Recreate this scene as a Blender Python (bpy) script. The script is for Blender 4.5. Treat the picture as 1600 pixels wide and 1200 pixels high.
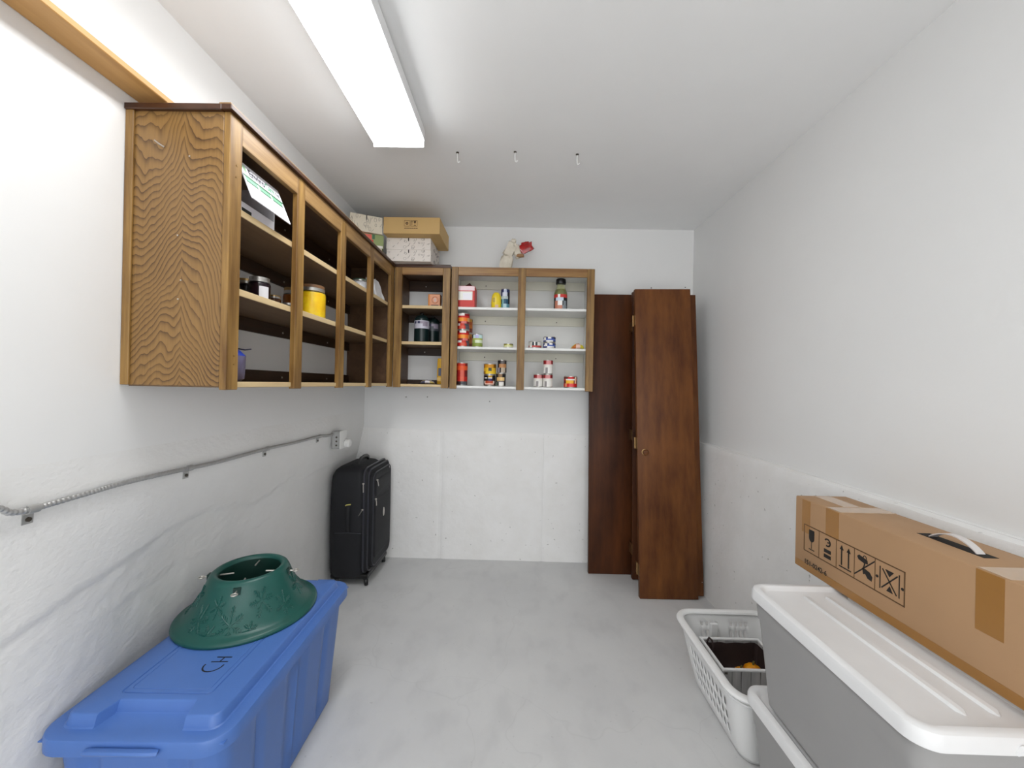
import bpy, bmesh, math, random
from mathutils import Matrix, Vector, noise
random.seed(7)
for o in list(bpy.data.objects): bpy.data.objects.remove(o)
SC = bpy.context.scene
COL = SC.collection
PI = math.pi

# ---------------------------------------------------------------- camera
CAMZ = 1.318
yaw, pitch, roll = -0.0143, -0.0008, 0.0209
def _rot():
    cy, sy = math.cos(yaw), math.sin(yaw); cp, sp = math.cos(pitch), math.sin(pitch); cr, sr = math.cos(roll), math.sin(roll)
    return Matrix(((cr,0,sr),(0,1,0),(-sr,0,cr))) @ Matrix(((1,0,0),(0,cp,-sp),(0,sp,cp))) @ Matrix(((cy,-sy,0),(sy,cy,0),(0,0,1)))
_M = _rot()
cam = bpy.data.cameras.new('camera'); cam.sensor_width = 36; cam.lens = 609.29/1600*36; cam.clip_start = 0.02
camo = bpy.data.objects.new('camera', cam); COL.objects.link(camo)
_r, _f, _u = _M[0], _M[1], _M[2]
camo.matrix_world = Matrix(((_r[0],_u[0],-_f[0],0),(_r[1],_u[1],-_f[1],0),(_r[2],_u[2],-_f[2],CAMZ),(0,0,0,1)))
SC.camera = camo
# ---------------------------------------------------------------- world + exposure
w = bpy.data.worlds.new('world'); SC.world = w; w.use_nodes = True
w.node_tree.nodes['Background'].inputs[0].default_value = (.97,.985,1,1)
w.node_tree.nodes['Background'].inputs[1].default_value = 2.6
vs = SC.view_settings
vs.view_transform = 'Standard'; vs.look = 'None'; vs.gamma = 1; vs.use_curve_mapping = False
vs.exposure = 0.08
TUBE_LIGHT = 15.0          # glow of the fluorescent wrap fixture's lens

# ---------------------------------------------------------------- materials
MATS = {}
def S2L(c):
    return tuple(((x/12.92) if x <= .04045 else ((x+.055)/1.055)**2.4) for x in c)
def mat(name, c, rough=.5, metal=0, var=0, vs=8, bump=0, bs=60, st=(1,1,1), c2=None, coat=0, trans=0, emit=0, spec=.5, bst=None, lo=.3, hi=.7, det=4, bdist=.004):
    if name in MATS: return MATS[name]
    m = bpy.data.materials.new(name); MATS[name] = m; m.use_nodes = True
    nt = m.node_tree; N = nt.nodes; L = nt.links; b = N['Principled BSDF']
    c = tuple(c)+(1,)
    b.inputs['Base Color'].default_value = c
    b.inputs['Roughness'].default_value = rough; b.inputs['Metallic'].default_value = metal
    b.inputs['Coat Weight'].default_value = coat; b.inputs['Transmission Weight'].default_value = trans
    b.inputs['Specular IOR Level'].default_value = spec
    if emit:
        b.inputs['Emission Color'].default_value = c; b.inputs['Emission Strength'].default_value = emit
    if var or c2 or bump:
        tc = N.new('ShaderNodeTexCoord')
    if var or c2:
        mp = N.new('ShaderNodeMapping'); mp.inputs['Scale'].default_value = st
        L.new(tc.outputs['Object'], mp.inputs[0])
        nz = N.new('ShaderNodeTexNoise'); nz.inputs['Scale'].default_value = vs; nz.inputs['Detail'].default_value = det; nz.inputs['Roughness'].default_value = .6
        L.new(mp.outputs[0], nz.inputs['Vector'])
        rp = N.new('ShaderNodeValToRGB')
        rp.color_ramp.elements[0].position = lo; rp.color_ramp.elements[1].position = hi
        d = tuple(c2)+(1,) if c2 else tuple(x*(1-var) for x in c[:3])+(1,)
        rp.color_ramp.elements[0].color = d; rp.color_ramp.elements[1].color = c
        L.new(nz.outputs['Fac'], rp.inputs[0]); L.new(rp.outputs[0], b.inputs['Base Color'])
    if bump:
        mp2 = N.new('ShaderNodeMapping'); mp2.inputs['Scale'].default_value = bst or (1,1,1)
        L.new(tc.outputs['Object'], mp2.inputs[0])
        n2 = N.new('ShaderNodeTexNoise'); n2.inputs['Scale'].default_value = bs; n2.inputs['Detail'].default_value = 5
        L.new(mp2.outputs[0], n2.inputs['Vector'])
        bm = N.new('ShaderNodeBump'); bm.inputs['Strength'].default_value = bump; bm.inputs['Distance'].default_value = bdist
        L.new(n2.outputs['Fac'], bm.inputs['Height']); L.new(bm.outputs[0], b.inputs['Normal'])
    return m
def cm(c, rough=.45):          # plain printed colour
    return mat('print_%02x%02x%02x' % tuple(int(x*255) for x in c), S2L(c), rough)

def pits(m):
    nt = m.node_tree; N = nt.nodes; L = nt.links; b = N['Principled BSDF']
    src = b.inputs['Base Color'].links[0].from_socket
    tc = N.new('ShaderNodeTexCoord'); n = N.new('ShaderNodeTexNoise'); n.inputs['Scale'].default_value = 38; n.inputs['Detail'].default_value = 2
    L.new(tc.outputs['Object'], n.inputs['Vector'])
    r = N.new('ShaderNodeValToRGB'); r.color_ramp.elements[0].position = .235; r.color_ramp.elements[1].position = .285
    r.color_ramp.elements[0].color = (.45,.44,.42,1); r.color_ramp.elements[1].color = (1,1,1,1); L.new(n.outputs['Fac'], r.inputs[0])
    x = N.new('ShaderNodeMix'); x.data_type = 'RGBA'; x.blend_type = 'MULTIPLY'; x.inputs[0].default_value = .8
    L.new(src, x.inputs[6]); L.new(r.outputs[0], x.inputs[7]); L.new(x.outputs[2], b.inputs['Base Color'])
def cathedral(name, c_hi, c_lo, x0):
    """plain-sliced oak veneer: stacked wavy arches around a centre line"""
    m = bpy.data.materials.new(name); m.use_nodes = True
    nt = m.node_tree; N = nt.nodes; L = nt.links; b = N['Principled BSDF']
    b.inputs['Roughness'].default_value = .42
    tc = N.new('ShaderNodeTexCoord'); sx = N.new('ShaderNodeSeparateXYZ'); L.new(tc.outputs['Object'], sx.inputs[0])
    def math_(op, a, bb=None, clamp=False):
        n = N.new('ShaderNodeMath'); n.operation = op
        for i, v in enumerate((a, bb)):
            if v is None: continue
            if isinstance(v, (int, float)): n.inputs[i].default_value = v
            else: L.new(v, n.inputs[i])
        return n.outputs[0]
    def nz(scale, st, det=3):
        mp = N.new('ShaderNodeMapping'); mp.inputs['Scale'].default_value = st; L.new(tc.outputs['Object'], mp.inputs[0])
        t = N.new('ShaderNodeTexNoise'); t.inputs['Scale'].default_value = scale; t.inputs['Detail'].default_value = det
        L.new(mp.outputs[0], t.inputs['Vector']); return t.outputs['Fac']
    ax = math_('ABSOLUTE', math_('SUBTRACT', sx.outputs['X'], x0))
    arch = math_('MULTIPLY', math_('POWER', ax, .75), 1.1)
    h = math_('ADD', sx.outputs['Z'], math_('MULTIPLY', arch, .55))
    h = math_('ADD', h, math_('MULTIPLY', nz(5.5, (1,1,.35), 1.5), .42))
    h = math_('ADD', h, math_('MULTIPLY', nz(24, (1,1,.25), 2), .05))
    fr = math_('FRACT', math_('MULTIPLY', h, 42))
    line = math_('POWER', fr, 3.2)
    fine = nz(220, (1,1,.06), 2)
    big = nz(3, (1,1,.6), 2)
    f = math_('ADD', math_('MULTIPLY', line, math_('ADD', .16, math_('MULTIPLY', nz(6, (1,1,1), 2), .80))), math_('MULTIPLY', fine, .28))
    f = math_('ADD', f, math_('MULTIPLY', big, .34))
    rp = N.new('ShaderNodeValToRGB'); rp.color_ramp.elements[0].position = .12; rp.color_ramp.elements[1].position = .92
    rp.color_ramp.elements[0].color = tuple(c_hi)+(1,); rp.color_ramp.elements[1].color = tuple(c_lo)+(1,)
    L.new(f, rp.inputs[0]); L.new(rp.outputs[0], b.inputs['Base Color'])
    return m

WALL = S2L((.925,.925,.921))
M_wall = mat('white_wall_paint', WALL, .65, var=.025, vs=2.2, bump=.12, bs=35)
M_ceil = mat('ceiling_paint', S2L((.975,.975,.972)), .7, var=.04, vs=1.5, bump=.05, bs=30)
M_conc = mat('painted_concrete', S2L((.945,.943,.938)), .6, c2=S2L((.92,.916,.906)), vs=7, bump=.4, bs=28, det=7, bdist=.006)
M_rough = mat('rough_parged_concrete', S2L((.925,.924,.918)), .65, c2=S2L((.905,.902,.893)), vs=4, bump=.4, bs=55, det=7, bst=(1,.8,1.2), bdist=.006)
pits(M_conc)
M_oak_v = mat('oak_stile', S2L((.615,.475,.255)), .45, c2=S2L((.40,.275,.115)), vs=34, st=(1,1,.07), det=5, lo=.36, hi=.66)
M_oak_y = mat('oak_rail', S2L((.63,.50,.32)), .42, c2=S2L((.45,.32,.16)), vs=34, st=(1,.06,1), det=5, lo=.34, hi=.66)
M_oak_x = mat('oak_rail_back', S2L((.65,.50,.29)), .42, c2=S2L((.44,.28,.12)), vs=34, st=(.06,1,1), det=5, lo=.34, hi=.66)
M_oak_end = cathedral('oak_veneer', S2L((.585,.445,.25)), S2L((.25,.15,.06)), .17)
M_oak_dark = mat('oak_dark_trim', S2L((.30,.17,.08)), .4, c2=S2L((.17,.08,.03)), vs=30, st=(.3,.06,1), det=4)
M_oak_in = mat('stained_plywood', S2L((.40,.29,.19)), .5, c2=S2L((.30,.20,.12)), vs=20, st=(1,.12,1), det=4)
M_rail_dk = mat('dark_hanging_rail', S2L((.24,.15,.08)), .5, c2=S2L((.15,.085,.04)), vs=26, st=(.2,.1,1))
M_raw = mat('raw_shelf_pine', S2L((.86,.77,.60)), .55, c2=S2L((.78,.67,.49)), vs=22, st=(.2,.12,1))
M_under = mat('shelf_plywood_face', S2L((.52,.42,.31)), .55, c2=S2L((.43,.33,.23)), vs=14, st=(1,.1,1))
M_pine = mat('pine_board', S2L((.80,.62,.38)), .5, c2=S2L((.70,.52,.29)), vs=18, st=(1,.1,1))
M_white_cab = mat('white_cabinet_paint', S2L((.91,.91,.90)), .4, var=.03, vs=6)
M_cream = mat('cream_cleat_paint', S2L((.88,.87,.81)), .45, var=.06, vs=9)
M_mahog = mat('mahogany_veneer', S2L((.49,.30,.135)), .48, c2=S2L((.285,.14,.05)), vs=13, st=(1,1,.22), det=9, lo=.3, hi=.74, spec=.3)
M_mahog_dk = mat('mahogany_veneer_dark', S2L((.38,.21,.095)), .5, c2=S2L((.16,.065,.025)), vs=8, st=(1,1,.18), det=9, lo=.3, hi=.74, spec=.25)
M_brass = mat('aged_brass', S2L((.62,.50,.34)), .35, .9)
M_steel = mat('galvanised_steel', S2L((.74,.74,.735)), .38, .55, var=.12, vs=60)
M_chrome = mat('zinc_wire', S2L((.82,.80,.77)), .28, .8)
M_screw = mat('screw_head', S2L((.35,.33,.30)), .4, .7)
M_plate = mat('white_plastic_plate', S2L((.93,.93,.92)), .35)
M_lens = mat('acrylic_lens', (.975,.99,1), .4, emit=TUBE_LIGHT)
M_fix = mat('white_enamel', S2L((.93,.93,.93)), .35)
M_black_fab = mat('black_suitcase_fabric', S2L((.085,.088,.108)), .7, var=.35, vs=14, bump=.25, bs=420)
M_black_pl = mat('black_plastic', S2L((.07,.07,.075)), .35)
M_pipe = mat('dark_piping', S2L((.20,.20,.23)), .4)
M_blue = mat('blue_tote_plastic', S2L((.30,.45,.72)), .38, var=.08, vs=5, bump=.04, bs=200)
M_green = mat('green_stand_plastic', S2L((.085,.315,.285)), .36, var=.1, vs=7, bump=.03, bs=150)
M_green_in_shade = mat('green_stand_inside_shade', S2L((.04,.19,.16)), .5)  # darker copy of the stand green, shade of its hollows put into the colour
M_ink = mat('black_marker_ink', S2L((.06,.06,.10)), .5)
M_grey = mat('grey_tote_plastic', S2L((.61,.605,.60)), .42, var=.05, vs=5)
M_lid = mat('white_lid_plastic', S2L((.90,.90,.90)), .38, var=.04, vs=9)
M_bask = mat('white_basket_plastic', S2L((.92,.92,.915)), .4)
M_card = mat('corrugated_cardboard', S2L((.70,.555,.41)), .7, var=.07, vs=5, bump=.06, bs=120)
M_card2 = mat('gold_cardboard', S2L((.80,.66,.43)), .65, var=.05, vs=6)
M_tape = mat('brown_packing_tape', S2L((.62,.44,.22)), .28, var=.08, vs=12)
M_tape_cl = mat('clear_packing_tape', S2L((.76,.63,.49)), .15, var=.08, vs=14, coat=.6)
M_print = mat('black_carton_print', S2L((.10,.08,.07)), .6)
M_print_br = mat('brown_carton_print', S2L((.36,.25,.14)), .6)
M_slot_shade = mat('slot_shade', S2L((.10,.07,.05)), .8)  # near-black colour for the shade inside the carton's handle slot
M_strap = mat('clear_strap_plastic', S2L((.83,.81,.80)), .3)
M_brown_fab = mat('dark_brown_fabric', S2L((.21,.15,.14)), .7, var=.25, vs=20, bump=.2, bs=300)
M_plank = mat('whitewashed_plank', S2L((.74,.73,.72)), .6, c2=S2L((.60,.595,.59)), vs=30, st=(1,1,.1))
M_pump = mat('yellow_pumpkin_skin', S2L((.95,.67,.06)), .4, c2=S2L((.88,.52,.03)), vs=30)
M_stem = mat('pumpkin_stem', S2L((.45,.42,.22)), .7)
M_glass = mat('clear_glass', (1,1,1), .03, trans=1.0)
M_glass.node_tree.nodes['Principled BSDF'].inputs['IOR'].default_value = 1.12
M_tin = mat('tin', S2L((.75,.74,.72)), .3, .85)
M_paper = mat('cream_crumpled_paper', S2L((.89,.86,.80)), .7, c2=S2L((.80,.76,.69)), vs=24)
M_red_foil = mat('red_foil', S2L((.78,.04,.04)), .2, c2=S2L((.5,.01,.02)), vs=40, coat=.5)
M_white_paper = mat('white_paper', S2L((.90,.90,.91)), .6, var=.06, vs=20)

def floor_material():
    m = bpy.data.materials.new('grey_painted_floor'); m.use_nodes = True
    nt = m.node_tree; N = nt.nodes; L = nt.links; b = N['Principled BSDF']; b.inputs['Roughness'].default_value = .5
    tc = N.new('ShaderNodeTexCoord')
    def nz(scale, det=5, st=(1,1,1)):
        mp = N.new('ShaderNodeMapping'); mp.inputs['Scale'].default_value = st; L.new(tc.outputs['Object'], mp.inputs[0])
        t = N.new('ShaderNodeTexNoise'); t.inputs['Scale'].default_value = scale; t.inputs['Detail'].default_value = det; L.new(mp.outputs[0], t.inputs['Vector']); return t
    def ramp(src, p0, p1, a, bb):
        r = N.new('ShaderNodeValToRGB'); r.color_ramp.elements[0].position = p0; r.color_ramp.elements[1].position = p1
        r.color_ramp.elements[0].color = a; r.color_ramp.elements[1].color = bb; L.new(src, r.inputs[0]); return r.outputs[0]
    def mul(a, bb, f=1.0):
        x = N.new('ShaderNodeMix'); x.data_type = 'RGBA'; x.blend_type = 'MULTIPLY'; x.inputs[0].default_value = f
        L.new(a, x.inputs[6]); L.new(bb, x.inputs[7]); return x.outputs[2]
    base = ramp(nz(2.2, 8).outputs['Fac'], .3, .7, S2L((.785,.785,.785))+(1,), S2L((.835,.835,.832))+(1,))
    sm = ramp(nz(9, 6, (1,.6,1)).outputs['Fac'], .32, .5, (.88,.88,.885,1), (1,1,1,1))
    sp = ramp(nz(55, 2).outputs['Fac'], .24, .30, (.72,.72,.72,1), (1,1,1,1))
    n1 = nz(1.6, 3); vo = N.new('ShaderNodeTexVoronoi'); vo.feature = 'DISTANCE_TO_EDGE'; vo.inputs['Scale'].default_value = 1.3
    ad = N.new('ShaderNodeVectorMath'); ad.operation = 'ADD'; L.new(tc.outputs['Object'], ad.inputs[0]); L.new(n1.outputs['Color'], ad.inputs[1]); L.new(ad.outputs[0], vo.inputs['Vector'])
    ck = ramp(vo.outputs['Distance'], .0, .006, (.86,.86,.86,1), (1,1,1,1))
    L.new(mul(mul(mul(base, sm, .55), sp, .45), ck, .4), b.inputs['Base Color'])
    bp = N.new('ShaderNodeBump'); bp.inputs['Strength'].default_value = .15; bp.inputs['Distance'].default_value = .004
    L.new(nz(40, 6).outputs['Fac'], bp.inputs['Height']); L.new(bp.outputs[0], b.inputs['Normal'])
    return m
M_floor = floor_material()

# ---------------------------------------------------------------- mesh helpers
def tag(o, label=None, cat=None, group=None, kind=None):
    if label: o['label'] = label
    if cat: o['category'] = cat
    if group: o['group'] = group
    if kind: o['kind'] = kind
    return o
def thing(name, label, cat, loc=(0,0,0), rot=(0,0,0), group=None):
    o = bpy.data.objects.new(name, None); COL.objects.link(o)
    o.empty_display_size = .02
    o.location = loc; o.rotation_euler = rot
    return tag(o, label, cat, group)
class MB:
    def __init__(s): s.v = []; s.f = []; s.m = []; s.s = []
    def add(s, vs, fs, mi=0, smooth=False):
        n = len(s.v); s.v += [tuple(v) for v in vs]
        for f in fs: s.f.append([i+n for i in f]); s.m.append(mi); s.s.append(smooth)
        return s
    def box(s, x0, x1, y0, y1, z0, z1, mi=0):
        v = [(x,y,z) for x in (x0,x1) for y in (y0,y1) for z in (z0,z1)]
        return s.add(v, [(0,1,3,2),(4,6,7,5),(0,4,5,1),(2,3,7,6),(0,2,6,4),(1,5,7,3)], mi)
    def loft(s, loops, cap0=True, cap1=True, mi=0, smooth=True, closed=True):
        n = len(loops[0]); v = [p for l in loops for p in l]; f = []
        for k in range(len(loops)-1):
            for i in range(n if closed else n-1):
                j = (i+1) % n; f.append((k*n+i, k*n+j, (k+1)*n+j, (k+1)*n+i))
        s.add(v, f, mi, smooth)
        b = len(s.v)-len(v)
        if cap0: s.f.append([b+i for i in range(n)][::-1]); s.m.append(mi); s.s.append(False)
        if cap1: s.f.append([b+(len(loops)-1)*n+i for i in range(n)]); s.m.append(mi); s.s.append(False)
        return s
    def lathe(s, prof, c=(0,0,0), n=24, mi=0, cap0=True, cap1=True, smooth=True):
        return s.loft([[(c[0]+r*math.cos(2*PI*i/n), c[1]+r*math.sin(2*PI*i/n), c[2]+z) for i in range(n)] for r, z in prof], cap0, cap1, mi, smooth)
    def tube(s, pts, r, n=8, mi=0, closed=False, caps=True, rf=None, flat=1.0):
        pts = [Vector(p) for p in pts]; N = len(pts); loops = []; up = None
        for i, p in enumerate(pts):
            a = pts[(i-1) % N] if (closed or i > 0) else p; b = pts[(i+1) % N] if (closed or i < N-1) else p
            t = (b-a).normalized()
            if up is None:
                up = Vector((0,0,1)) if abs(t.z) < .9 else Vector((1,0,0))
            x = t.cross(up)
            if x.length < 1e-5: x = t.cross(Vector((0,1,0)))
            x.normalize(); y = x.cross(t).normalized(); up = y
            rr = rf(i) if rf else r
            loops.append([p + x*rr*math.cos(2*PI*k/n) + y*rr*flat*math.sin(2*PI*k/n) for k in range(n)])
        if closed: loops.append(loops[0])
        return s.loft(loops, caps and not closed, caps and not closed, mi)
    def build(s, name, m, parent=None, world=True, bevel=0, seg=2, ang=35, shift=None, solid=0):
        me = bpy.data.meshes.new(name)
        off = Vector((0,0,0))
        if parent is not None and world:
            r = parent
            while r.parent: r = r.parent
            off = r.location.copy()
        if shift: off = Vector(shift)
        me.from_pydata([Vector(v)-off for v in s.v], [], s.f)
        ms = m if isinstance(m, (list, tuple)) else [m]
        for x in ms: me.materials.append(x)
        me.polygons.foreach_set('material_index', s.m)
        me.polygons.foreach_set('use_smooth', s.s)
        if bevel:
            bm = bmesh.new(); bm.from_mesh(me)
            bmesh.ops.remove_doubles(bm, verts=bm.verts, dist=1e-6)
            bmesh.ops.recalc_face_normals(bm, faces=bm.faces)
            es = [e for e in bm.edges if len(e.link_faces) == 2 and e.calc_face_angle(0) > math.radians(30)]
            bmesh.ops.bevel(bm, geom=es, offset=bevel, segments=seg, profile=.5, affect='EDGES', clamp_overlap=True)
            for f in bm.faces: f.smooth = True
            bm.to_mesh(me); bm.free()
        else:
            bm = bmesh.new(); bm.from_mesh(me)
            bmesh.ops.recalc_face_normals(bm, faces=bm.faces); bm.to_mesh(me); bm.free()
        me.set_sharp_from_angle(angle=math.radians(ang))
        o = bpy.data.objects.new(name, me); COL.objects.link(o)
        if parent is not None: o.parent = parent
        if solid:
            md = o.modifiers.new('thickness', 'SOLIDIFY'); md.thickness = solid; md.offset = 0
        return o
def bx(name, m, parent, x0, x1, y0, y1, z0, z1, bevel=.0015, world=True, seg=1):
    return MB().box(x0,x1,y0,y1,z0,z1).build(name, m, parent, world, bevel, seg)
def rrect(w, l, r, z, cx=0, cy=0, k=6, sub=1):
    """rounded rectangle loop, counter-clockwise, sub = points per straight side"""
    p = []; hw, hl = w/2, l/2
    cs = [(hw-r, -hl+r, -PI/2), (hw-r, hl-r, 0), (-hw+r, hl-r, PI/2), (-hw+r, -hl+r, PI)]
    for i, (x, y, a0) in enumerate(cs):
        for j in range(k+1):
            a = a0+PI/2*j/k; p.append((cx+x+r*math.cos(a), cy+y+r*math.sin(a), z))
        if sub > 1:
            q = p[-1]; x2, y2, a2 = cs[(i+1) % 4]
            e = (cx+x2+r*math.cos(a2), cy+y2+r*math.sin(a2))
            for j in range(1, sub): p.append((q[0]+(e[0]-q[0])*j/sub, q[1]+(e[1]-q[1])*j/sub, z))
    return p
def text_mesh(body, size):
    cu = bpy.data.curves.new('t', 'FONT'); cu.body = body; cu.size = size; cu.align_x = 'LEFT'; cu.resolution_u = 2; cu.offset = size*.022
    o = bpy.data.objects.new('t', cu); COL.objects.link(o); bpy.context.view_layer.update()
    me = bpy.data.meshes.new_from_object(o.evaluated_get(bpy.context.evaluated_depsgraph_get()))
    v = [tuple(x.co) for x in me.vertices]; f = [list(p.vertices) for p in me.polygons]
    bpy.data.objects.remove(o); bpy.data.curves.remove(cu); bpy.data.meshes.remove(me)
    return v, f
def smooth(a, b, x):
    t = max(0, min(1, (x-a)/(b-a))); return t*t*(3-2*t)
def fbm(x, y, z, o=4):
    s = 0; a = 1
    for i in range(o):
        s += a*noise.noise((x, y, z)); x *= 2.1; y *= 2.1; z *= 2.1; a *= .5
    return s

# ---------------------------------------------------------------- the room
XL, XR, YW, YF, ZC = -1.152, 1.292, 2.9275, -1.7, 2.496
def struct(o): return tag(o, kind='structure')
struct(MB().box(XL-.2, XR+.2, YF-.1, YW+.1, -.1, 0).build('floor', M_floor))
struct(MB().box(XL-.2, XR+.2, YF-.1, YW+.1, ZC, ZC+.1).build('ceiling', M_ceil))
# back wall: drywall above, board-formed foundation below, form joints left as grooves
wb = struct(MB().box(XL-.2, XR+.1, YW, YW+.1, 0, ZC).build('wall_back', M_wall))
def wallgrid(u0, u1, v0, v1, step, fn):
    nu = max(1, int(round((u1-u0)/step))); nv = max(1, int(round((v1-v0)/step)))
    vs_ = [fn(u0+(u1-u0)*i/nu, v0+(v1-v0)*j/nv) for j in range(nv+1) for i in range(nu+1)]
    fs = [(j*(nu+1)+i, j*(nu+1)+i+1, (j+1)*(nu+1)+i+1, (j+1)*(nu+1)+i) for j in range(nv) for i in range(nu)]
    return vs_, fs
def face_panel(parent, x0, x1, proud, seed):
    top = lambda x: .9545-.012*(x-.1)+.003*noise.noise((x*6, 3, 1))
    def fn(x, t):
        z = t*top(x); e = min(1, min(x-x0, x1-x)/.006, (1-t)/.006)
        return (x, YW-proud*max(.62, e)-.0022*fbm(x*5, z*5, seed)*max(0, e), z)
    v, f = wallgrid(x0, x1, 0, 1, .02, fn)
    m = MB().add(v, f, 0, True)
    n = len(v); nu = max(1, int(round((x1-x0)/.02)))+1
    tl = v[-nu:]
    m.add(tl+[(p[0], YW+.001, p[2]) for p in tl], [(i, i+1, nu+i+1, nu+i) for i in range(nu-1)])
    return m.build('foundation_panel', M_conc, parent)
for i, (a, b_) in enumerate(((-1.20,-.573),(-.5725,-.5525),(-.552,.2045),(.205,1.25))):
    face_panel(wb, a, b_, .011+.0015*(i % 2), i*3.7)
for x, z in ((-.836,1.207),(-.676,1.211),(-.207,1.187),(.981,2.059),(1.233,2.068)):
    m = MB(); m.tube([(x,YW+.005,z),(x,YW-.006,z),(x+.001,YW-.012,z-.003)], .003, 6); m.build('nail', M_screw, wb)
# left wall: smooth upper part, rough parged foundation below that leans back
def left_x(y, z):
    rec = smooth(1.02, .62, z)*(.004+.058*smooth(.9, 1.42, y))
    x = XL-rec
    edge = .715+.07*smooth(.85,1.3,y)-.02*smooth(1.3,2.4,y)+.05*noise.noise((y*3.1, 0, 5))+.012*noise.noise((y*14, z*9, 2))
    k = smooth(edge+.004, edge-.004, z)
    x -= .006*k
    edge2 = .62+.05*noise.noise((y*2.6, 4, 1))+.012*noise.noise((y*17, z*7, 8))
    x -= .004*smooth(edge2+.005, edge2-.003, z)*smooth(1.0,1.25,y)*smooth(2.3,1.9,y)
    rough = smooth(1.0, .55, z)
    x += rough*(.0022*fbm(y*6, z*9, 1, 5))+k*.0016*fbm(y*26, z*34, 7, 3)
    x += .002*noise.noise((y*2, z*3, 9))*smooth(1.08,.9,z)
    return x
def lw(y, z): return (left_x(y, z), y, z)
va, fa = wallgrid(YF, .7, 0, 1.1, .04, lw); vb, fb = wallgrid(.7, YW+.05, 0, 1.1, .0125, lw); vc, fc = wallgrid(YF, YW+.05, 1.1, ZC, .2, lambda y, z: (XL, y, z))
m = MB().add(va, fa, 0, True).add(vb, fb, 0, True).add(vc, fc, 1, False)
struct(m.build('wall_left', [M_rough, M_wall]))
# right wall with its concrete ledge
wr = struct(MB().box(XR, XR+.1, YF, YW, 0, ZC).build('wall_right', M_wall))
LZ = .945
def rx(y, z): return 1.248-.036*(1-z/LZ)+.0022*fbm(y*5, z*5, 11)+.0012*fbm(y*22, z*22, 4)
v, f = wallgrid(YF, YW, 0, 1, .025, lambda y, t: (rx(y, t*LZ)+.006*smooth(.985, 1, t), y, t*LZ+.003*t*noise.noise((y*9, 0, 2))))
m = MB().add(v, f, 0, True)
nu = int(round((YW-YF)/.025))+1; tl = v[-nu:]
m.add(tl+[(XR+.01, p[1], LZ+.006) for p in tl], [(i, i+1, nu+i+1, nu+i) for i in range(nu-1)])
m.build('foundation_ledge', M_conc, wr)
m = MB().tube([(XR-.003, y, LZ+.006+.0015*noise.noise((y*7,1,1))) for y in [YF+.05+.1*i for i in range(46)]], .004, 6)
m.build('caulk_bead', M_wall, wr)

# ---------------------------------------------------------------- fluorescent fixture
def fixture(x0, x1, y0, y1, label):
    t = thing('ceiling_light', label, 'ceiling light', ((x0+x1)/2, (y0+y1)/2, ZC))
    bx('housing', M_fix, t, x0+.004, x1-.004, y0+.009, y1-.009, 2.432, ZC-.0005, .002)
    m = MB()
    prof = ((x0+.002,2.431),(x0,2.424),(x0+.002,2.406),(x0+.012,2.397),(x0+.03,2.3945),(x1-.03,2.3945),(x1-.012,2.397),(x1-.002,2.406),(x1,2.424),(x1-.002,2.431))
    loops = [[(px, y, pz) for px, pz in prof] for y in (y0+.008, (y0+y1)/2, y1-.008)]
    m.loft(loops, False, False, closed=False); m.build('diffuser', M_lens, t, ang=60)
    ep = ((x0,2.470),(x0,2.3935),(x1,2.3935),(x1,2.470))
    for y in (y0, y1-.008):
        m = MB(); m.loft([[(px, yy, pz) for px, pz in ep] for yy in (y, y+.008)], True, True, smooth=False); m.build('end_cap', M_fix, t)
    bx('side_channel', M_fix, t, x1-.004, x1+.005, y0+.004, y1-.009, 2.420, 2.468, .001)
    bx('side_channel', M_fix, t, x0-.005, x0+.004, y0+.004, y1-.009, 2.420, 2.468, .001)
fixture(-.682, -.452, .56, 1.785, 'long white fluorescent wrap fixture glowing above the oak cabinet')
# three hooks in the ceiling
for x, y, lb in ((-.331,1.985,'thin white ceiling hook nearest the light fixture'),(-.037,1.973,'thin white ceiling hook, middle one of a row of three'),(.279,1.988,'thin white ceiling hook, end of the row farthest from the light')):
    t = thing('ceiling_hook', lb, 'hook', (x,y,ZC), group='hooks in the ceiling')
    m = MB().lathe([(.0075,-.0005),(.0075,-.003),(.004,-.005)], (x,y,ZC), 12); m.build('base_plate', M_screw, t)
    pts = [(x,y,ZC-.003),(x,y,ZC-.038)]+[(x+.006-.006*math.cos(a), y-.002, ZC-.044-.010*math.sin(a)) for a in (0,.6,1.2,1.8,2.4,3.0)]
    m = MB().tube(pts, .0022, 6); m.build('shank', M_plate, t)

# ---------------------------------------------------------------- board on the wall above the cabinet
t = thing('wall_board', 'narrow pine board fixed along wall above the oak wall cabinet', 'board', (XL,.6,2.137))
bx('plank', M_pine, t, XL+.001, -1.062, -.3, 1.32, 2.137, 2.155, .002)
for y in (-.1, .45):
    bx('cleat', M_pine, t, XL+.001, XL+.02, y, y+.06, 2.10, 2.137, .002)

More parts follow.
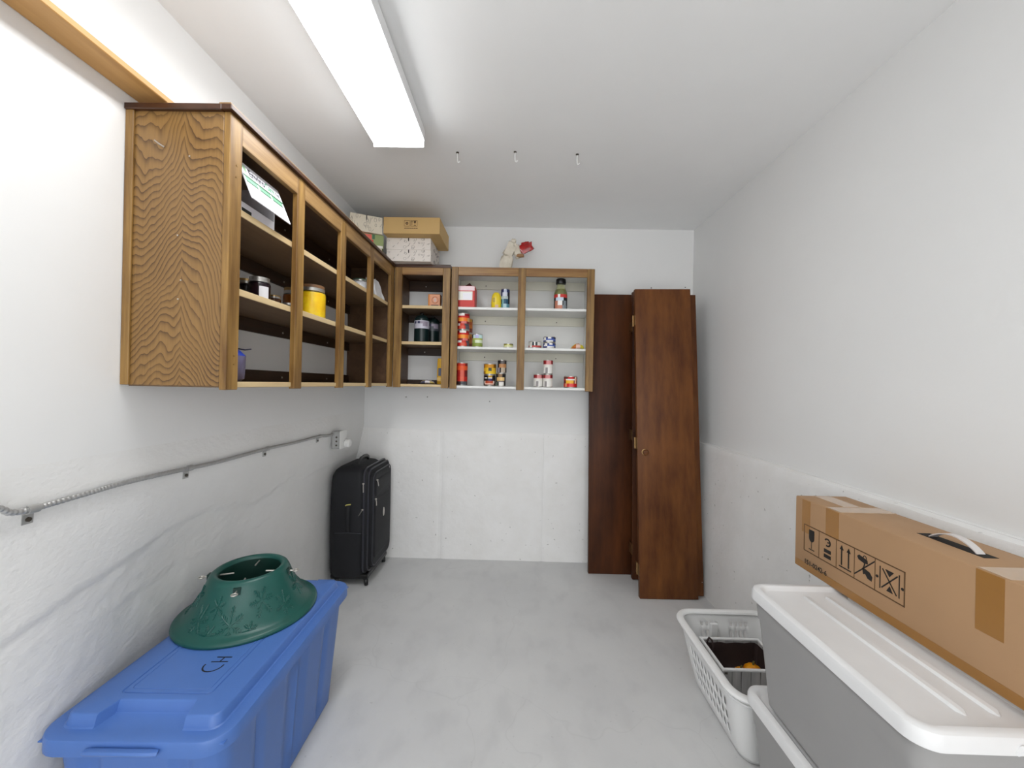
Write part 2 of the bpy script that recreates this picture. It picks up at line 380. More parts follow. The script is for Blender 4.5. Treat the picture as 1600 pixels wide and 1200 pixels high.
# ---------------------------------------------------------------- long oak cabinet on the left wall
LC = (XL, 1.118, 1.29)
def left_cabinet():
    t = thing('wall_cabinet', 'long doorless oak wall cabinet with four bays and grainy end panel', 'cabinet', LC)
    a, b, y0, y1, z0, z1 = XL+.001, -.847, 1.118, 2.6215, 1.29, 2.092
    bx('end_panel', M_oak_end, t, a, b-.02, y0, y0+.018, z0+.004, z1)
    bx('end_panel', M_oak_in, t, a, b-.02, y1-.018, y1, z0, z1)
    bx('scribe_strip', M_oak_v, t, a, a+.024, y0-.007, y0, z0+.004, z1)
    bx('top_panel', M_oak_in, t, a, b-.02, y0+.018, y1-.018, z1-.016, z1)
    for i, z in enumerate((1.821, 1.575)):
        o = bx('shelf', M_under, t, a+.001, b-.024, y0+.019, y1-.019, z, z+.021)
        bx('shelf_edge', M_raw, o, b-.024, b-.0205, y0+.019, y1-.019, z, z+.021, .001)
    o = bx('bottom_panel', M_under, t, a, b-.024, y0+.018, y1-.018, z0, z0+.017)
    bx('shelf_edge', M_raw, o, b-.024, b-.012, y0+.019, y1-.019, z0+.001, z0+.018, .001)
    for y, w_ in ((1.118,.051),(1.465,.052),(1.832,.054),(2.197,.055),(2.555,.0665)):
        o = bx('stile', M_oak_v, t, b-.020, b, y, y+w_, z0-.006, z1, .002)
    ys = (1.118,1.465,1.832,2.197,2.555); ws = (.051,.052,.054,.055,.0665)
    for i in range(4):
        bx('top_rail', M_oak_y, t, b-.0195, b-.001, ys[i]+ws[i], ys[i+1], 2.022, z1, .0015)
    # crown trim: a dark cap with a lighter top edge along the front and round the near end
    bx('crown_trim', M_oak_dark, t, b-.02, b+.010, y0-.012, y1-.002, 2.092, 2.108, .002)
    bx('crown_trim', M_oak_dark, t, a, b-.02, y0-.012, y0+.02, 2.090, 2.108, .002)
    bx('crown_cap', M_oak_y, t, b-.03, b+.006, y0-.008, y1-.002, 2.108, 2.114, .0015)
    for z, h in ((1.765,.056),(1.519,.056),(1.3075,.05),(2.01,.066)):
        o = bx('hanging_rail', M_rail_dk, t, a, a+.016, y0+.018, y1-.018, z, z+h)
        for y in (1.86, 2.3):
            MB().tube([(a+.0155, y, z+h*.4),(a+.018, y, z+h*.4)], .005, 8).build('screw', M_tin, o)
    for x, z in ((-1.054,1.991),):
        MB().tube([(x-.012,y0-.001,z+.012),(x-.004,y0-.012,z+.007),(x+.008,y0-.012,z-.002),(x+.013,y0-.001,z-.005)], .0025, 6).build('screw_hook', M_chrome, t)
    for x, z in ((-.995,1.73),(-.983,1.60),(-.99,1.545),(-.965,1.96)):
        MB().tube([(x,y0+.001,z),(x,y0-.002,z)], .0022, 8).build('screw', M_chrome, t)
    for y, z in ((1.145,1.95),(1.143,1.915),(1.15,1.36),(1.15,1.385)):
        MB().tube([(b-.001,y,z),(b+.0012,y,z)], .0025, 8).build('screw', M_brass, t)
left_cabinet()

# ---------------------------------------------------------------- narrow corner cabinet
def corner_cabinet():
    x0, x1, y0, y1, z0, z1 = -.8455, -.4675, 2.6225, YW-.014, 1.288, 2.094
    t = thing('wall_cabinet', 'narrow one-bay doorless oak wall cabinet filling the corner', 'cabinet', (x0,y0,z0))
    y1 = YW-.002
    bx('side_panel', M_oak_in, t, x0+.002, x0+.018, y0+.02, y1, z0, z1)
    bx('side_panel', M_oak_in, t, x1-.018, x1-.002, y0+.02, y1, z0, z1)
    bx('top_panel', M_oak_in, t, x0+.018, x1-.018, y0+.02, y1, z1-.016, z1)
    for z in (1.821, 1.575):
        o = bx('shelf', M_under, t, x0+.019, x1-.019, y0+.024, y1-.001, z, z+.021)
        bx('shelf_edge', M_raw, o, x0+.019, x1-.019, y0+.0205, y0+.024, z, z+.021, .001)
    o = bx('bottom_panel', M_under, t, x0+.018, x1-.018, y0+.024, y1, z0, z0+.017)
    bx('shelf_edge', M_raw, o, x0+.019, x1-.019, y0+.012, y0+.024, z0+.001, z0+.018, .001)
    bx('stile', M_oak_v, t, x0, x0+.051, y0, y0+.02, z0-.006, z1, .002)
    bx('stile', M_oak_v, t, x1-.051, x1, y0, y0+.02, z0-.006, z1, .002)
    bx('top_rail', M_oak_x, t, x0+.051, x1-.051, y0+.001, y0+.0195, 2.045, z1, .0015)
    bx('crown_trim', M_oak_dark, t, x0, x1, y0+.002, YW-.003, 2.094, 2.116, .0015)
    for z, h in ((1.765,.056),(1.519,.056),(1.3075,.03),(2.0,.076)):
        o = bx('hanging_rail', M_rail_dk, t, x0+.018, x1-.018, y1-.016, y1-.001, z, z+h)
        for x in (-.70,-.56):
            MB().tube([(x, y1-.0155, z+h*.45),(x, y1-.018, z+h*.45)], .004, 8).build('screw', M_tin, o)
corner_cabinet()

# ---------------------------------------------------------------- two-bay cabinet with white interior
def right_cabinet():
    x0, x1, y0, y1, z0, z1 = -.460, .504, 2.6225, YW-.002, 1.286, 2.103
    t = thing('wall_cabinet', 'two-bay oak framed wall cabinet with white painted interior and shelves', 'cabinet', (x0,y0,z0))
    bx('side_panel', M_white_cab, t, x0+.002, x0+.018, y0+.02, y1, z0, z1-.004)
    bx('side_panel', M_white_cab, t, x1-.018, x1-.002, y0+.02, y1, z0, z1-.004)
    bx('top_panel', M_white_cab, t, x0+.018, x1-.018, y0+.02, y1, z1-.02, z1-.004)
    bx('back_panel', M_white_cab, t, x0+.018, x1-.018, y1-.006, y1, z0, z1-.02)
    for z, h in ((1.820,.017),(1.552,.016),(z0,.016)):
        bx('shelf', M_white_cab, t, x0+.019, x1-.019, y0+.0205, y1-.007, z, z+h, .0015)
    for x, w_ in ((x0,.046),(-.010,.052),(x1-.050,.050)):
        bx('stile', M_oak_v, t, x, x+w_, y0, y0+.02, z0-.006, z1, .002)
    for a, b in ((x0+.046,-.010),(.042,x1-.05)):
        bx('top_rail', M_oak_x, t, a, b, y0+.001, y0+.0195, 2.047, z1, .0015)
    for z in (1.757, 1.489, 2.02):
        o = bx('cleat', M_cream, t, x0+.019, x1-.019, y1-.022, y1-.007, z, z+.063, .0015)
        for x in (-.25, .28):
            MB().tube([(x, y1-.0215, z+.026),(x, y1-.024, z+.026)], .0045, 8).build('screw', M_screw, o)
right_cabinet()

# ---------------------------------------------------------------- bifold doors leaning in the corner
def bifold(label, loc, rx_, ry, leaves, m, knob=None, group='brown bifold closet doors'):
    t = thing('bifold_door', label, 'door', loc, (rx_, ry, 0), group)
    for dx, dy, w_, h in leaves:
        o = MB().box(dx, dx+w_, dy, dy+.033, 0, h).build('leaf', m, t, False, .0025, 2)
        if knob and dy == 0:
            m2 = MB(); kx, kz = knob
            m2.lathe([(.008,0),(.008,.012),(.017,.018),(.0185,.026),(.015,.031),(.006,.033)], (0,0,0), 20)
            k = m2.build('knob', M_mahog, o, False); k.location = (kx, 0, kz); k.rotation_euler = (PI/2,0,0)
            m3 = MB().lathe([(.0195,0),(.0195,.002),(.016,.003)], (0,0,0), 20); r_ = m3.build('rose', M_brass, o, False); r_.location = (kx,0,kz); r_.rotation_euler = (PI/2,0,0)
    return t
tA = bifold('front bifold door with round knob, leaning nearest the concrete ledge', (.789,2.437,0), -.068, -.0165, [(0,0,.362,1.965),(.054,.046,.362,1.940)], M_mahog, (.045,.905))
for z in (.17, .96, 1.76):
    o = MB().box(-.0022, .0005, .003, .072, z-.035, z+.035).build('hinge', M_brass, tA, False, .0008, 1)
    MB().tube([(-.004,.0375,z-.036),(-.004,.0375,z+.036)], .0045, 8).build('hinge_pin', M_brass, o, False)
MB().tube([(.40,.06,.085),(.412,.05,.085)], .007, 8).build('pivot_pin', M_plate, tA, False)
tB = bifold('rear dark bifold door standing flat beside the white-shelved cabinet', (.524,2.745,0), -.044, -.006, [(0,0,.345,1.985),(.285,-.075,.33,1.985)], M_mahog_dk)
for z in (.2, .98, 1.74):
    MB().box(.2822, .2855, -.072, -.008, z-.035, z+.035).build('hinge', M_brass, tB, False, .0008, 1)

# ---------------------------------------------------------------- suitcase
def suitcase():
    x0, x1, y0, y1 = -1.190, -.966, 2.475, 2.872
    t = thing('suitcase', 'large black upright fabric suitcase on wheels in the corner', 'suitcase', ((x0+x1)/2,(y0+y1)/2,0))
    cx, cy, w_, l_ = (x0+x1)/2, (y0+y1)/2, x1-x0, y1-y0
    body = MB(); loops = []
    for z, ins in ((.05,.03),(.056,.012),(.075,.003),(.11,0),(.3,-.003),(.5,-.004),(.66,-.001),(.705,.004),(.738,.018),(.757,.04),(.766,.07)):
        loops.append(rrect(w_-2*ins, l_-2*ins, .045, z, cx, cy, 6))
    body.loft(loops); o = body.build('body', M_black_fab, t, ang=60)
    # front (towards +x) panel stack: main compartment lid, then pockets
    def slab(name, xa, xb, ya, yb, za, zb, r, mt, parent):
        lp = []
        for x, ins in ((xa,0),(xb-.012,0),(xb-.003,.004),(xb,.014)):
            lp.append([(x, (ya+yb)/2+p[0], (za+zb)/2+p[1]) for p in rrect(yb-ya-2*ins, zb-za-2*ins, r, 0)])
        return MB().loft(lp).build(name, mt, parent, ang=60)
    lid = slab('front_panel', x1-.012, x1+.026, y0+.006, y1-.006, .085, .752, .05, M_black_fab, t)
    pk = slab('front_pocket', x1+.024, x1+.052, y0+.03, y1-.03, .10, .712, .05, M_black_fab, t)
    slab('upper_pocket', x1+.050, x1+.062, y0+.045, y1-.045, .565, .675, .03, M_black_fab, t)
    slab('lower_pocket', x1+.050, x1+.060, y0+.045, y1-.045, .16, .545, .03, M_black_fab, t)
    def ring(x, ya, yb, za, zb, r): return [(x, (ya+yb)/2+p[0], (za+zb)/2+p[1]) for p in rrect(yb-ya, zb-za, r, 0, k=8)]
    for nm, x, ins, pr in (('zip_piping',x1+.002,-.001,.006),('zip_piping',x1+.027,.008,.005),('zip_piping',x1+.050,.032,.004)):
        MB().tube(ring(x, y0+ins, y1-ins, .082+ins, .756-ins, .05), pr, 6, closed=True).build(nm, M_pipe, t)
    # zip pulls
    for pts in ([(x1-.002,y0-.007,.665),(x1-.001,y0-.009,.64),(x1,y0-.008,.61)], [(x1-.004,y0-.008,.50),(x1-.012,y0-.010,.485),(x1-.026,y0-.010,.462)],
                [(x1+.064,y0+.06,.675),(x1+.068,y0+.062,.658),(x1+.070,y0+.068,.635)], [(x1+.062,y0+.045,.555),(x1+.066,y0+.045,.535),(x1+.066,y0+.047,.512)]):
        m = MB().tube(pts, .005, 6, flat=.5)
        m.lathe([(.006,-.004),(.007,0),(.006,.004)], pts[0], 10); m.build('zip_pull', M_chrome, t)
    m = MB(); lp = [[(x1+.0605+h, y0+.20+.014*s*math.cos(a), .425+.03*s*math.sin(a)) for a in [2*PI*i/16 for i in range(16)]] for h, s in ((0,1),(.003,1),(.004,.8))]
    m.loft(lp); m.build('badge', M_chrome, t)
    # handles
    MB().tube([(cx+.03, cy+d_, .766+h_) for d_, h_ in ((-.085,-.004),(-.078,.018),(-.055,.03),(0,.035),(.055,.03),(.078,.018),(.085,-.004))], .014, 8, flat=.6).build('top_handle', M_black_pl, t)
    hy = y0-.003
    MB().tube([(cx+.02,hy,.53),(cx+.02,hy-.012,.515),(cx+.02,hy-.02,.47),(cx+.02,hy-.02,.42),(cx+.02,hy-.012,.375),(cx+.02,hy,.36)], .013, 8, flat=.5).build('side_handle', M_black_fab, t)
    MB().tube([(cx+.002,hy-.010,.525),(cx+.012,hy-.018,.532),(cx+.036,hy-.012,.534)], .004, 6).build('handle_tag', mat('pale_yellow_tag', S2L((.80,.76,.42)), .5), t)
    MB().tube([(cx-.07,hy+.001,.345),(cx+.02,hy-.003,.35),(cx+.1,hy+.001,.345)], .0025, 6).build('seam', M_pipe, t)
    bx('base_skid', M_black_pl, t, x0+.012, x1+.03, y0+.012, y1-.012, .045, .075, .006)
    for wx in (x0+.045, x1+.012):
        for wy in (y0+.035, y1-.035):
            wl = MB().lathe([(.008,-.011),(.023,-.011),(.025,-.007),(.025,.007),(.023,.011),(.008,.011)], (0,0,0), 16)
            o = wl.build('wheel', M_black_pl, t, False); o.location = Vector((wx, wy, .0255))-t.location; o.rotation_euler = (0, PI/2, .5)
            MB().box(wx-.014, wx+.014, wy-.014, wy+.014, .04, .06).build('wheel_fork', M_black_pl, t, bevel=.003)
suitcase()

# ---------------------------------------------------------------- armoured cable and outlet box
def cable():
    X = XL+.012
    pts = [(X+.0,.30,1.42),(X,.46,1.30),(X,.60,1.185),(X,.70,1.11),(X+.004,.78,1.06),(X+.006,.82,1.035),(X+.004,.847,1.018),(X+.002,.862,1.006),(X,.885,1.0005),(X,.92,1.0),(X,1.03,1.0045),(X,1.131,1.0075),(X,1.339,1.002),(X,1.475,.9975),(X,1.768,1.0),(X,1.99,.9945),(X,2.233,.994),(X,2.33,.985),(X,2.412,.983)]
    pts = [Vector(p) for p in pts]; out = []
    for i in range(len(pts)-1):
        p0 = pts[max(0,i-1)]; p1 = pts[i]; p2 = pts[i+1]; p3 = pts[min(len(pts)-1,i+2)]
        n = max(2, int((p2-p1).length/.0025))
        for k in range(n):
            t_ = k/n
            out.append(.5*((2*p1)+(p2-p0)*t_+(2*p0-5*p1+4*p2-p3)*t_**2+(3*p1-p0-3*p2+p3)*t_**3))
    t = thing('armoured_cable', 'galvanised armoured cable strapped along the left white wall', 'cable', (X,.3,1.42))
    m = MB().tube(out, .008, 8, rf=lambda i: .0078 if (i//2) % 2 else .0066); m.build('conduit', M_steel, t, ang=60)
    for y, z in ((.905,1.0),(1.345,1.002),(1.768,1.0),(2.24,.994)):
        m = MB(); lp = []
        for a in [PI*(-.5)+PI*i/8 for i in range(9)]:
            for_ = (X+.0105*math.cos(a), z+.0105*math.sin(a))
            lp.append([(for_[0], y-.011, for_[1]),(for_[0], y+.011, for_[1]),(for_[0]-.002*math.cos(a), y+.011, for_[1]-.002*math.sin(a)),(for_[0]-.002*math.cos(a), y-.011, for_[1]-.002*math.sin(a))])
        lp = [[(X-.011,y-.011,z-.036),(X-.011,y+.011,z-.036),(X-.013,y+.011,z-.036),(X-.013,y-.011,z-.036)],[(X-.009,y-.011,z-.012),(X-.009,y+.011,z-.012),(X-.012,y+.011,z-.012),(X-.012,y-.011,z-.012)]]+lp
        m.loft(lp, smooth=False); o = m.build('strap', M_steel, t)
        MB().tube([(X-.0095,y,z-.025),(X-.006,y,z-.025)], .0055, 8).build('screw', M_screw, o)
cable()
def outlet():
    x0, x1, y0, y1, z0, z1 = XL+.002, -1.100, 2.412, 2.50, .893, 1.0
    t = thing('outlet_box', 'small metal electrical box with white cover plate above suitcase', 'outlet', (x0,y0,z0))
    bx('metal_box', M_steel, t, x0, x1, y0, y1, z0, z1, .003)
    p = bx('cover_plate', M_plate, t, x1, x1+.005, y0-.003, y1+.003, z0-.004, z1+.004, .002)
    for z in (.922, .972): bx('receptacle', M_plate, p, x1+.005, x1+.008, y0+.025, y1-.025, z-.016, z+.016, .002)
    MB().lathe([(.024,0),(.026,.006),(.026,.024),(.02,.03)], (0,0,0), 20).build('round_plug', M_plate, t, False)
    o = t.children[-1]; o.location = Vector((x1+.008, y1-.02, .92))-t.location; o.rotation_euler = (0,PI/2,0)
    MB().tube([(x0+.01,y0-.004,.983),(x0+.01,y0+.001,.983)], .012, 10).build('connector', M_steel, t)
    for z in (.915,.94,.965): MB().tube([(x0+.03,y0-.0012,z),(x0+.03,y0+.001,z)], .006, 10).build('knockout', M_screw, t)
outlet()

# ---------------------------------------------------------------- blue tote
def tote_body(w0, l0, w1, l1, z0, z1, r, grooves, n=30, depth=.010):
    loops = []
    for z in [z0, z0+.006]+[z0+.01+(z1-z0-.02)*i/8 for i in range(9)]+[z1]:
        k = (z-z0)/(z1-z0); ww = w0+(w1-w0)*k; ll = l0+(l1-l0)*k
        if z == z0: ww -= .02; ll -= .02
        lp = []
        for x, y, zz in rrect(ww, ll, r, z, k=6, sub=n):
            g = 0
            if z0+.02 < z < z1-.03:
                if abs(abs(x)-ww/2) < 1e-4:
                    for a, b in grooves:
                        if a <= abs(y)/(ll/2) <= b: g = depth
                    x -= math.copysign(g, x)
                elif abs(abs(y)-ll/2) < 1e-4 and .45 < abs(x)/(ww/2) < .62:
                    y -= math.copysign(depth, y)
            lp.append((x, y, zz))
        loops.append(lp)
    return loops
def blue_tote():
    t = thing('storage_tote', 'blue lidded plastic storage tote with black marker writing, against left wall', 'storage tote', (-.930,1.305,0), (0,0,.022))
    MB().loft(tote_body(.375,.64,.425,.725,0,.425,.05,((.52,.6),(.05,.12)))).build('body', M_blue, t, False, ang=40)
    W, Ln = .468, .775
    ref = rrect(W-.1, Ln-.1, .035, 0, k=6, sub=36)
    HR = (W-.1)/2-.035
    notch_ids = {i for i, p in enumerate(ref) if abs(p[1]) > Ln/2-.0501 and abs(p[0]) < .100}
    def loop(ins, z, notch=0):
        lp = []
        for i, (x, y, zz) in enumerate(rrect(W-2*ins, Ln-2*ins, max(.012, .065-ins), z, k=6, sub=36)):
            if ins < .12 and abs(ref[i][1]) > Ln/2-.0501 and abs(ref[i][0]) <= HR+1e-5:
                hm = (W-2*ins)/2-max(.012, .065-ins); rx_ = abs(ref[i][0])
                x = math.copysign(rx_ if rx_ < .102 else .102+(rx_-.102)*(hm-.102)/(HR-.102), ref[i][0])
            if i in notch_ids:
                if notch: y -= math.copysign(notch, y)
            lp.append((x, y, zz))
        return lp
    lv = [loop(.004,.405), loop(0,.407), loop(0,.437), loop(.003,.443), loop(.010,.445), loop(.030,.4445), loop(.034,.4445,.044), loop(.038,.447,.045), loop(.044,.468,.046), loop(.047,.471,.046), loop(.050,.472,.046),
          loop(.112,.472), loop(.1135,.4695), loop(.1155,.4695), loop(.117,.472), loop(.127,.472), loop(.1285,.4702), loop(.13,.472), loop(.18,.472)]
    lid = MB().loft(lv, False, True).build('lid', M_blue, t, False, ang=30)
    bx('lid_underside', M_blue, lid, -.225, .225, -.37, .37, .424, .428, .001, world=False)
    for s in (-1, 1):
        m = MB(); m.tube([(-.085, s*.392, .425),(-.07, s*.398, .43),(.07, s*.398, .43),(.085, s*.392, .425)], .009, 8, flat=.7); m.build('handle', M_blue, t, False)
    # marker letters C and H, reading away from the room's entrance
    ox, oy, z = -.930, 1.305, .4722
    def st(name, strokes):
        m = MB()
        for s in strokes: m.tube([(p[0]-ox, p[1]-oy, z) for p in s], .0022, 6, flat=.25)
        m.build(name, M_ink, lid, False)
    st('letter_c', [[(-.881+.027*math.cos(a), 1.136+.026*math.sin(a)) for a in [.12-(PI+.24)*i/16 for i in range(17)]]])
    st('letter_h', [[(-.899,1.150),(-.851,1.152)],[(-.896,1.170),(-.852,1.171)],[(-.875,1.151),(-.873,1.170)]])
blue_tote()

# ---------------------------------------------------------------- Christmas tree stand
def tree_stand():
    c = Vector((-.966,1.418,.4725))
    t = thing('tree_stand', 'dark green plastic Christmas tree stand with snowflakes on blue tote', 'tree stand', c)
    prof = [(.200,.0),(.220,.0),(.2225,.004),(.2215,.010),(.215,.015),(.204,.017),(.192,.025),(.172,.048),(.150,.084),(.134,.118),(.126,.140),(.120,.151),(.112,.157),(.104,.157),(.098,.153),(.096,.145)]
    MB().lathe(prof, (0,0,0), 64, cap0=False, cap1=False).build('cone_shell', M_green, t, False, ang=50)
    MB().lathe([(.200,0),(.198,.001),(.094,.003),(.0945,.10),(.096,.145)], (0,0,0), 48, cap0=False, cap1=False).build('water_well', M_green_in_shade, t, False)
    MB().lathe([(.094,.003),(.05,.004),(.001,.004)], (0,0,0), 48, cap0=False, cap1=False).build('well_floor', M_green_in_shade, t, False)
    outer = prof[6:12]
    def surf(a, k):                     # k 0..1 down to up along the cone
        s = k*(len(outer)-1); i = min(int(s), len(outer)-2); f = s-i
        r = outer[i][0]*(1-f)+outer[i+1][0]*f; z = outer[i][1]*(1-f)+outer[i+1][1]*f
        return Vector((r*math.cos(a), r*math.sin(a), z))
    def flake(a0, k0, size, rot):
        m = MB(); L = .135            # cone slant length
        def P(u, v):
            p0 = surf(a0, k0); r = p0.xy.length
            p = surf(a0+u/r, max(0, min(1, k0+v/L))); n = Vector((math.cos(a0), math.sin(a0), .6)).normalized()
            return p+n*.0004
        for i in range(6):
            a = rot+i*PI/3; ca, sa = math.cos(a), math.sin(a)
            m.tube([P(ca*size*.12, sa*size*.12), P(ca*size*.55, sa*size*.55), P(ca*size, sa*size)], .0019, 5)
            for q in (.38, .58, .78):
                for s in (-1, 1):
                    b = a+s*.85; l = size*.26*(1.15-q*.5)
                    m.tube([P(ca*size*q, sa*size*q), P(ca*size*q+math.cos(b)*l, sa*size*q+math.sin(b)*l)], .0016, 5)
        m.build('snowflake', M_green, t, False)
    D = math.radians
    for a, k, s, r in ((250,.22,.036,.2),(287,.16,.040,.5),(318,.44,.036,.1),(222,.50,.030,.3),(342,.24,.032,.2),(268,.44,.024,.4),(305,.02,.022,.3),(268,.02,.026,.0),(205,.22,.028,.3),(15,.40,.034,.2),(60,.3,.036,.4),(100,.45,.03,.1),(140,.25,.036,.3),(175,.42,.03,.2)):
        flake(D(a), k, s, r)
    for a in (12, 107, 195, 288):
        d = Vector((math.cos(D(a)), math.sin(D(a)), 0)); n = Vector((-d.y, d.x, 0))
        z = .134
        sl = MB(); lp = []
        for rr_, hz in ((.1215,.0),(.1335,.0)):
            lp.append([d*rr_+n*.011*sx_+Vector((0,0,z+.011*sz-.002)) for sx_, sz in ((-1,-1),(1,-1),(1,1),(-1,1))])
        sl.loft(lp, smooth=False); sl.build('bolt_slot_shade', M_green_in_shade, t, False)  # solid dark block paints the shade of a square bolt hole
        m = MB().tube([d*.052+Vector((0,0,z+.004)), d*.145+Vector((0,0,z-.001))], .0028, 8)
        ctr = d*.1535+Vector((0,0,z-.0015))
        m.tube([ctr+d*.0085*math.cos(q)+n*.0085*math.sin(q) for q in [2*PI*i/16 for i in range(16)]], .0026, 6, closed=True)
        m.lathe([(.0065,-.002),(.0065,.002)], d*.118+Vector((0,0,z+.001)), 6)
        m.build('eye_bolt', M_chrome, t, False)
tree_stand()

# ---------------------------------------------------------------- grey totes with white lids
def grey_tote(label, x, y, z, h):
    t = thing('storage_tote', label, 'storage tote', (x,y,z), group='grey storage totes stacked by the right wall')
    W, Ln = .445, .545
    zb = h-.018
    lo = []
    for zz, k, ex in ((0,0,-.012),(.008,.02,0),(zb*.5,.5,0),(zb-.075,.80,0),(zb-.073,.805,.003),(zb-.03,.92,.003),(zb,1,.003)):
        ww = .365+(.418-.365)*k; ll = .465+(.518-.465)*k
        lo.append(rrect(ww+2*ex, ll+2*ex, .035, zz, k=6))
    MB().loft(lo).build('body', M_grey, t, False, ang=25)
    def lp(ins, zz): return rrect(W-2*ins, Ln-2*ins, max(.01,.045-ins*.6), zz, k=7)
    lid = MB().loft([lp(.010,h-.036), lp(.002,h-.036), lp(0,h-.034), lp(0,h-.012), lp(.003,h-.004), lp(.009,h), lp(.020,h), lp(.024,h-.003), lp(.030,h-.010), lp(.034,h-.011), lp(.10,h-.011)], False, True).build('lid', M_lid, t, False, ang=35)
    for dx in (-.078, -.012, .055, .12):
        m = MB(); lps = []
        for yy, s in ((-.215,.2),(-.205,1),(.205,1),(.215,.2)):
            lps.append([(dx-.010*s, yy, h-.0112),(dx-.006*s, yy, h-.0112+.006*s),(dx+.006*s, yy, h-.0112+.006*s),(dx+.010*s, yy, h-.0112)])
        m.loft(lps); m.build('rib', M_lid, lid, False)
    for s in (-1, 1):
        MB().tube([(-.05, s*.268, h-.03),(-.045, s*.276, h-.02),(.045, s*.276, h-.02),(.05, s*.268, h-.03)], .007, 6).build('latch', M_lid, t, False)
    return t
GX, GY = .9675, .990
grey_tote('grey tote with white lid on the floor, underneath an identical tote', GX+.012, GY+.032, 0, .352)
grey_tote('upper grey tote with white ribbed lid under the long cardboard box', GX, GY, .3525, .3475)

# ---------------------------------------------------------------- long cardboard carton with handle
def carton():
    x0, x1, y0, y1, z0, z1 = 1.0, 1.176, .42, 1.405, .7008, .944
    t = thing('cardboard_box', 'long brown cardboard carton with carry handle and handling symbols', 'box', ((x0+x1)/2,(y0+y1)/2,z0))
    m = MB().box(x0,x1,y0,y1,z0,z1); body = m.build('box_body', M_card, t, bevel=.004, seg=2)
    e = .0006
    def strip(name, mt, *b): return bx(name, mt, t, *b, bevel=0)
    strip('packing_tape', M_tape, x0-e, x0, 1.218, 1.268, .855, z1-.002)
    strip('packing_tape', M_tape, x0-e, x0, .808, .858, .812, z1-.002)
    strip('packing_tape', M_tape, x0-e, x0, 1.335, 1.372, .83, z1-.003)
    strip('packing_tape', M_tape, x0-e, x0, .64, .70, .85, z1-.002)
    strip('packing_tape', M_tape, x0-e, x0, y0+.004, y1-.004, z0+.003, z0+.026)
    strip('packing_tape', M_tape, x0+.05, x0+.11, y1, y1+e, z0+.05, z1-.002)
    strip('clear_tape', M_tape_cl, x0+.003, x1-.003, 1.215, 1.270, z1, z1+e)
    strip('clear_tape', M_tape_cl, x0+.003, x1-.003, .80, .858, z1, z1+e)
    strip('clear_tape', M_tape_cl, x0+.06, x0+.115, 1.275, y1-.003, z1, z1+e)
    strip('clear_tape', M_tape_cl, x0+.06, x0+.115, y0+.004, .795, z1, z1+e)
    # carry handle in its slot
    sl = MB().box(x0+.072, x0+.106, .905, 1.055, z1, z1+e); sl.build('handle_slot_shade', M_slot_shade, t)  # flat dark sheet on the lid, painted shade for the open slot
    pts = []
    for i in range(17):
        k = i/16; pts.append((x0+.089, 1.035-.112*k, z1-.004+.026*math.sin(PI*k)**.8))
    m = MB(); lp = []
    for p in pts: lp.append([(p[0]-.010,p[1],p[2]),(p[0]+.010,p[1],p[2]),(p[0]+.010,p[1],p[2]+.003),(p[0]-.010,p[1],p[2]+.003)])
    m.loft(lp, smooth=True); m.build('carry_handle', M_strap, t)
    # printed symbols on the side facing the room; u runs along the side, v up
    XP = x0-.0009; U0, V0 = 1.360, .770
    def poly(name, polys, mt=M_print):
        m = MB()
        for p in polys:
            n = len(p); m.add([(XP, U0-u, V0+v) for u, v in p]+[(x0-.0001, U0-u, V0+v) for u, v in p], [list(range(n)), list(range(n, 2*n))[::-1]]+[(i, (i+1) % n, n+(i+1) % n, n+i) for i in range(n)])
        return m.build(name, mt, t)
    def R(u0, u1, v0, v1): return [(u0,v0),(u1,v0),(u1,v1),(u0,v1)]
    def ln(a, b, w_):
        d = Vector((b[0]-a[0], b[1]-a[1])); n = Vector((-d.y, d.x)).normalized()*w_/2
        return [(a[0]-n.x,a[1]-n.y),(b[0]-n.x,b[1]-n.y),(b[0]+n.x,b[1]+n.y),(a[0]+n.x,a[1]+n.y)]
    H, L = .088, .350
    cells = [0,.066,.135,.200,.266,L]
    poly('symbol_frame', [R(0,L,-.0015,.0015),R(0,L,H-.0015,H+.0015),R(-.0015,.0015,0,H),R(L-.003,L,0,H)]+[R(c-.0008,c+.0008,0,H) for c in cells[1:5]], M_print_br)
    g = [(.022,.078),(.045,.078)]+[(.0335+.0115*math.cos(a), .052+.014*math.sin(a)) for a in [-PI*i/10 for i in range(11)]]
    poly('fragile_glass_symbol', [g, R(.0325,.0345,.016,.042), R(.022,.045,.011,.014)])
    hk = [(.100+.011*math.cos(a), .063+.011*math.sin(a)) for a in [2.6-4.6*i/14 for i in range(15)]]
    poly('stacking_symbol', [ln(hk[i], hk[i+1], .0045) for i in range(14)]+[ln((.100,.063),(.111,.066),.004), R(.087,.114,.030,.041), R(.087,.114,.013,.024)])
    ar = []
    for u in (.155,.180): ar += [R(u-.002,u+.002,.018,.068), [(u-.007,.064),(u+.007,.064),(u,.078)]]
    poly('this_way_up_symbol', ar+[R(.146,.189,.011,.0145)])
    hand1 = [(.209,.070),(.216,.076),(.242,.070),(.244,.060),(.232,.058),(.214,.062)]
    hand2 = [(.228,.046),(.232,.044),(.250,.040),(.258,.030),(.256,.018),(.244,.020),(.236,.030),(.230,.026),(.228,.034)]
    rg = [(.234+.005*math.cos(a), .074+.006*math.sin(a)) for a in [2*PI*i/10 for i in range(10)]]
    poly('no_hand_hook_symbol', [hand1, hand2, ln((.201,.014),(.265,.078),.003), ln((.234,.058),(.231,.046),.003)]+[ln(rg[i], rg[(i+1) % 10], .0018) for i in range(10)])
    ks = [ln((.288,.070),(.328,.016),.003), ln((.330,.068),(.286,.018),.003), [(.296,.072),(.320,.072),(.308,.056)], [(.300,.016),(.318,.016),(.309,.032)]]
